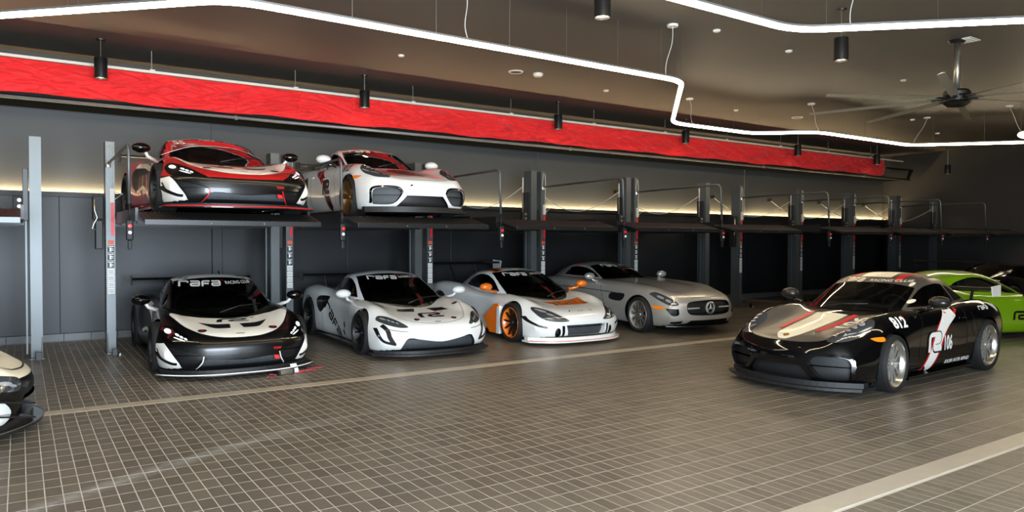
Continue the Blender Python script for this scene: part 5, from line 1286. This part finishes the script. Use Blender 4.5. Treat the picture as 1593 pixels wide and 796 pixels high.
# ---- rounded coupes: the black one in the foreground, the white one on the lift
def coupe(label, loc, yaw, body_m, roof_m, black):
    c = Car(SPEC_COUPE, 'coupe', label, 'car', loc, math.radians(yaw), body_m, roof_m)
    c.pocket('centre_intake', [(-.30, .325, 1), (.30, .325, 1), (.43, .17), (.40, .145), (-.40, .145), (-.43, .17)], 'front', 0.08, M_GRILLE, M_GLOSSB if black else M_DARK, n=3)
    c.pocket('side_intake', [(-.36, .36), (-.40, .42), (-.50, .44), (-.70, .435), (-.765, .38), (-.76, .22), (-.72, .19), (-.53, .19), (-.44, .24)], 'front', 0.08, M_GRILLE if black else M_RADI, M_DARK, both=True)
    if black:
        c.skin('bonnet', [(.98, -.66, 1), (1.3, -.655), (1.7, -.60), (1.95, -.50), (2.07, -.25), (2.095, 0), (2.07, .25), (1.95, .50), (1.7, .60), (1.3, .655), (.98, .66, 1), (.80, .62), (.98, .3), (1.02, 0), (.98, -.3), (.80, -.62)], 'top', P_GREY, 4, minz=0.5)
    c.finish()
    lamp(c, [(1.99, .50), (1.86, .50), (1.58, .545), (1.44, .63), (1.40, .715), (1.50, .775), (1.66, .765), (1.86, .70), (1.97, .60)], [(1.56, .665, .045, .036, .2), (1.66, .64, .032, .028, .2), (1.75, .615, .028, .025, .2), (1.62, .735, .10, .008, -.3), (1.80, .66, .09, .007, -.5), (1.86, .55, .06, .008, .2)], 'top')
    c.line([(-.36, .36), (-.40, .43), (-.50, .455), (-.71, .45), (-.785, .39), (-.775, .21)], 'front', M_GLOSSB, 'intake_frame', w=0.03, both=True)
    c.line([(1.0, .66), (1.3, .66), (1.7, .605), (1.95, .505), (2.08, .25), (2.105, 0)], 'top', M_SEAM, 'bonnet_gap', w=0.008, both=True)
    c.line([(.56, .20), (.60, .45), (.50, .84)], 'left', M_SEAM, 'door_gap', w=0.008, both=True); c.line([(-.62, .22), (-.66, .5), (-.60, .84)], 'left', M_SEAM, 'door_gap', w=0.008, both=True)
    c.panel([(-.78, .76), (-.98, .70), (-1.0, .58), (-.88, .50), (-.78, .58)], 'left', M_GLOSSB, 'side_air_intake', both=True)
    c.panel([(1.64, .635), (1.47, .645), (1.46, .60), (1.58, .60)], 'left', M_AMBER, 'side_marker', n=3, both=True)
    for sg in (-1, 1): make_mirror(c.root, (.38, .985, .985), (.42, .78, .88), sg, mat('mirror shell dark', srgb(34, 32, 30), 0.35, metal=0.3, coat=0.3) if black else P_WHITE, M_GLOSSB, (.10, .125, .075))
    make_splitter(c.root, 2.26, 0.36, .86, 1.60, .075, .105, M_PLAST, None, 2.4); make_chin(c.root, 2.19, 0.36, .84, .09, .16, M_PLAST, 2.2)
    for sg in (-1, 1): MB().prism([(.86, sg*.86), (.86, sg*.74), (-.86, sg*.74), (-.86, sg*.86)], 'z', .09, .13).build('side_skirt', M_GLOSSB if black else M_CARBON, c.root)
    MB().bbox(-.62, -.50, .868, .885, .735, .757, 0.006).build('door_handle', body_m, c.root); MB().bbox(-.62, -.50, -.885, -.868, .735, .757, 0.006).build('door_handle', body_m, c.root)
    wipers(c, .84, -.25, .35, .93)
    return c
c = coupe('black coupe with grey bonnet and cream stripe in the right foreground', (9.375, 5.318, 0), 182.5, P_BLACK, P_GREY, True)
c.panel([(1.00, -.20, 1), (1.4, -.185), (1.75, -.165), (1.95, -.135), (2.06, -.06), (2.075, 0), (2.06, .06), (1.95, .135), (1.75, .165), (1.4, .185), (1.00, .20, 1)], 'top', P_CREAM, 'bonnet_stripe', n=3)
for sg in (-1, 1):
    c.line([(.97, sg*.285), (1.4, sg*.265), (1.74, sg*.235)], 'top', M_REDG, 'bonnet_stripe_edge', w=0.07)
    c.line([(.0, sg*.30), (-.5, sg*.30), (-1.0, sg*.28)], 'top', M_REDG, 'roof_stripe_edge', w=0.07)
c.panel([(-.03, -.20, 1), (-1.1, -.19, 1), (-1.1, .19, 1), (-.03, .20, 1)], 'top', P_CREAM, 'roof_stripe', n=2)
c.d(text2d('106', 0.03), 'top', M_WHT, 'race_number', size=0.19, sx=1.5, at=(1.27, .41, 0), rot=math.radians(86))
bd = MB().lathe([(0, .012), (.03, .010), (.034, 0)], 16).build('nose_badge', mat('badge gold', srgb(150, 116, 50), 0.3, metal=0.9), c.root, True)
h = c.bv[0].ray_cast(Vector((1.99, 0, 3)), Vector((0, 0, -1))); bd.location = h[0]; bd.rotation_euler = (0, math.radians(16), 0)
c.panel([(-.555, 1.115, 1), (-.3, 1.165), (0, 1.175), (.3, 1.165), (.555, 1.115, 1), (.51, 1.205, 1), (.25, 1.235), (0, 1.24), (-.25, 1.235), (-.51, 1.205, 1)], 'front', P_GREY, 'screen_banner', n=3)
screen_text(c, -.42, -.08, .0, .46, 1.195, .05, P_CREAM)
for p_ in ((.48, 1.16), (.60, .965)): c.d(poly2d([(.025*math.cos(t), .025*math.sin(t)) for t in np.linspace(0, 2*math.pi, 12, endpoint=False)]), 'front', P_CREAM, 'screen_sticker', at=(0, p_[0], p_[1]), off=0.006)
for v_, sg in (('left', 1), ('right', -1)):
    CL = [(.345, .165), (.17, .40), (.05, .58), (-.10, .73), (-.33, .86)]
    c.line(CL, v_, M_WHT, 'door_band', w=0.19, off=0.0045)
    for dx_ in (-.135, .135): c.line([(x+dx_, z) for x, z in CL], v_, M_REDG, 'door_band_edge', w=0.035, off=0.003)
    c.d(MARK, v_, M_BLKG, 'door_mark_outline', size=0.27, sx=1.05, at=(.205, 0, .485), off=0.005); c.d(MARK, v_, M_WHT, 'door_mark', size=0.235, sx=1.05, at=(.20, 0, .49), off=0.007)  # larger black print behind the white mark outlines it
    c.d(text2d('106', 0.03), v_, M_WHT, 'race_number', size=0.19, sx=0.62, at=(-.16, 0, .46), off=0.006)
    c.d(text2d('BOLDER. FASTER. REFINED.', 0.015, 0.2), v_, M_WHT, 'slogan', size=0.046, sx=0.85, at=(-.46, 0, .215), off=0.005)
    c.d(text2d('812', 0.04), v_, M_WHT, 'fender_number', size=0.12, sx=1.3, at=(1.05, 0, .775), off=0.005); c.d(CHK, v_, M_REDG, 'fender_checks', size=0.03, at=(.92, 0, .83), off=0.006)
    c.d(RAFA, v_, M_WHT, 'rear_lettering', size=0.05, at=(-1.12, 0, .84), off=0.005); c.panel([(-1.30, .90), (-1.55, .86), (-1.62, .76), (-1.50, .80)], v_, M_WHT, 'rear_graphic', n=3)
    c.line([(-.95, .30), (-.9, .60), (-.75, .80)], v_, M_SEAM, 'fender_gap', w=0.006)
make_wing(c.root, -1.98, .72, 1.03, .26, M_CARBON, -1.85, .82, .42, endm=P_WRAPW, end=0.09, th=0.03)
c.wheels('mesh', M_SILR, M_GREYR, steer=math.radians(5), lip=0.022, rim_r=0.278, front=.915, rear=.925)
CAR_BLK2 = c

c = coupe('white coupe with a dark red bonnet stripe raised on the second lift', (5.156, 12.08, 2.055), -91.4, P_WHITE, P_WHITE, False)
c.panel([(1.02, -.20, 1), (1.4, -.19), (1.70, -.15), (1.80, -.07), (1.82, 0), (1.80, .07), (1.70, .15), (1.4, .19), (1.02, .20, 1)], 'top', mat('dark red wrap', srgb(110, 14, 22), 0.3, coat=0.5), 'bonnet_stripe', n=3)
for sg in (-1, 1):
    c.line([(1.0, sg*.26), (1.4, sg*.25), (1.66, sg*.22)], 'top', M_REDG, 'bonnet_stripe_edge', w=0.05)
    c.line([(.0, sg*.24), (-.5, sg*.24), (-1.0, sg*.22)], 'top', M_REDG, 'roof_stripe_edge', w=0.06)
screen_text(c, -.40, -.06, .02, .44, 1.195, .05)
for v_, sg in (('left', 1), ('right', -1)):
    CL = [(.345, .165), (.17, .40), (.05, .58), (-.10, .73), (-.33, .86)]
    c.line(CL, v_, M_BLKG, 'door_band', w=0.17)
    for dx_ in (-.13, .13): c.line([(x+dx_, z) for x, z in CL], v_, M_REDG, 'door_band_edge', w=0.02)
    c.d(MARK, v_, M_WHT, 'door_mark_outline', size=0.30, sx=1.05, at=(.12, 0, .55), off=0.005); c.d(MARK, v_, M_BLKG, 'door_mark', size=0.25, sx=1.05, at=(.12, 0, .55), off=0.007)  # larger white print behind the black mark outlines it
    c.d(CHK, v_, M_REDG, 'door_checks', size=0.18, at=(-.12, 0, .72), off=0.006)
    c.d(text2d('812', 0.04), v_, M_BLKG, 'fender_number', size=0.12, sx=1.3, at=(1.05, 0, .79), off=0.005)
m = MB().lathe([(0, .006), (.022, .006), (.024, 0)], 14, 'x', (2.165, -.22, .47)).build('tow_eye_cover', M_BLKG, c.root)
make_wing(c.root, -1.98, .72, 1.10, .26, M_CARBON, -1.85, .82, .42, end=0.09, th=0.03)
c.wheels('five', M_BRONZE, M_BRONZE, rim_r=0.278, front=.905, rear=.92, caliper=M_REDP)

# ---- lime green car behind the black coupe
c = Car(SPEC_MID, 'race_car', 'lime green car behind the black coupe at the right edge', 'car', (14.42, 6.58, 0), math.radians(-20), P_GREEN)
c.side_pocket('door_intake', [(-.45, .66), (-.85, .70), (-.95, .55), (-.70, .45)], 0.08, M_DARK, M_CARBON)
c.finish()
lamp(c, [(-.83, .545), (-.79, .60), (-.71, .60), (-.63, .57), (-.55, .52), (-.49, .465), (-.60, .46), (-.74, .495)], [(-.72, .555, .04, .012, -.3)])
for v_ in ('right', 'left'):
    c.d(MARK, v_, M_BLKG, 'door_mark', size=0.16, sx=1.2, at=(.45, 0, .42)); c.d(CHK, v_, M_REDG, 'door_checks', size=0.10, at=(.66, 0, .55))
c.line([(.75, .16), (.80, .40), (.72, .66)], 'right', M_SEAM, 'door_gap', w=0.008, both=True)
screen_text(c, -.42, .02, .12, .50, 1.085, .055)
for sg in (-1, 1):
    make_mirror(c.root, (.72, 1.02, .86), (.60, .80, .78), sg, M_GLOSSB, M_GLOSSB)
    c.panel([(.08, sg*.10), (.08, sg*.50), (-.05, sg*.48), (-.05, sg*.10)], 'top', P_WRAPW, 'roof_graphic', n=1)
make_splitter(c.root, 2.32, 0.38, .945, 1.72, .06, .085, M_GLOSSB, None, 3.0)
c.wheels('ten', M_DARK, M_DARK)

# ---- dark car far right, mostly out of view, with a rear wing
c = Car(SPEC_MID, 'race_car', 'black car with a rear wing beyond the lime green car', 'car', (20.7, 8.3, 0), math.radians(-8), P_BLACK)
c.finish(); make_wing(c.root, -2.05, .92, 1.22, .32, M_CARBON, -1.85, .86, .40, end=0.12); 
for sg in (-1, 1): make_mirror(c.root, (.72, 1.0, .86), (.60, .80, .78), sg, M_GLOSSB, M_GLOSSB)
c.wheels('ten', M_DARK, M_DARK)

# ---- pale nose of a car at the left edge
c = Car(SPEC_COUPE, 'race_car', 'cream nosed race car with black bumper cut off by the left edge', 'car', (-2.10, 8.05, 0), 0.0, P_CREAM)
c.pocket('front_intake', [(-.45, .36), (.45, .36), (.50, .16), (-.50, .16)], 'front', 0.08, M_GRILLE, M_DARK, n=3)
c.skin('corner_panel', [(-.92, .42, 1), (-.80, .40), (-.66, .27), (-.70, .13), (-.92, .12, 1)], 'front', P_WRAPW, 4, both=True)
c.skin('front_bumper', [(-.93, .60, 1), (-.78, .56), (-.6, .515), (0, .50), (.6, .515), (.78, .56), (.93, .60, 1), (.93, .04, 1), (-.93, .04, 1)], 'front', P_SATINB, 4)
c.finish()
lamp(c, [(-.80, .60), (-.62, .555), (-.50, .51), (-.55, .42), (-.76, .45), (-.83, .52)], [(-.68, .50, .06, .018, -.2), (-.62, .47, .04, .012, -.2), (-.74, .53, .025, .02, 0)])
c.line([(1.0, .66), (1.4, .655), (1.75, .60), (1.98, .50), (2.09, .25), (2.115, 0)], 'top', M_SEAM, 'bonnet_gap', w=0.014, both=True)
for sg in (-1, 1):
    c.panel([(1.75, sg*.60), (1.70, sg*.52), (1.62, sg*.55), (1.66, sg*.62)], 'top', P_WRAPW, 'bonnet_graphic', n=3)
    make_mirror(c.root, (.38, .985, .985), (.42, .78, .88), sg, M_GLOSSB, M_GLOSSB, (.10, .125, .075))
    for z_ in (.34, .22):
        MB().add([(2.12, sg*.60, z_), (1.70, sg*.90, z_+.11), (1.74, sg*.99, z_+.10), (2.20, sg*.70, z_-.01), (2.12, sg*.60, z_-.014), (1.70, sg*.90, z_+.096), (1.74, sg*.99, z_+.086), (2.20, sg*.70, z_-.024)], [(0, 1, 2, 3), (7, 6, 5, 4), (0, 4, 5, 1), (1, 5, 6, 2), (2, 6, 7, 3), (3, 7, 4, 0)]).build('dive_plane', M_CARBON, c.root)
make_splitter(c.root, 2.27, 0.50, .93, 1.60, .07, .10, M_CARBON, M_ALU, 2.0, er=0.004); make_chin(c.root, 2.19, 0.36, .84, .09, .18, M_CARBON, 2.2)
make_wing(c.root, -1.98, .86, 1.15, .26, M_CARBON, -1.85, .82, .42, end=0.10)
c.wheels('ten', M_DARK, M_DARK)

# ------------------------------------------------------------------ small things on the floor
t = empty('battery_charger', (2.78, 9.28, 0), rz=0.3, label='small metal battery charger with red leads on the floor before the black race car', cat='charger')
MB().bbox(-.10, .10, -.045, .045, .004, .06, 0.012).build('case', M_ALU, t, True, 40)
for s_ in (-1, 1): MB().bbox(s_*.10-.012, s_*.10+.012, -.05, .05, .0, .064, 0.006).build('end_cap', M_DKST, t)
lead = mat('red lead', srgb(190, 60, 80), 0.5)
for k, (dx, ph, ln) in enumerate(((-.12, 0.0, -.16), (.12, .8, .40), (.12, 2.0, .48))):
    pts = [(dx+ln*q, .07*math.sin(ph+q*5+k)*(1-q*.3), .008+.02*math.sin(q*3.1)*0.5) for q in np.linspace(0, 1, 20)]
    MB().tube(pts, .006, 6).build('lead', lead, t, True)
t2 = empty('paper_tag', (2.93, 9.36, 0), rz=0.4, label='white paper tag leaning below the black car splitter', cat='tag')
MB().add([(-.05, -.03, .01), (.05, -.03, .01), (.05, .03, .11), (-.05, .03, .11), (-.05, -.028, .008), (.05, -.028, .008), (.05, .032, .108), (-.05, .032, .108)], [(0, 1, 2, 3), (7, 6, 5, 4), (0, 4, 5, 1), (1, 5, 6, 2), (2, 6, 7, 3), (3, 7, 4, 0)]).build('sheet', M_LBW, t2)
MB().box(-.03, .03, -.055, -.028, 0.0, .012).build('tag_foot', M_LBW, t2)
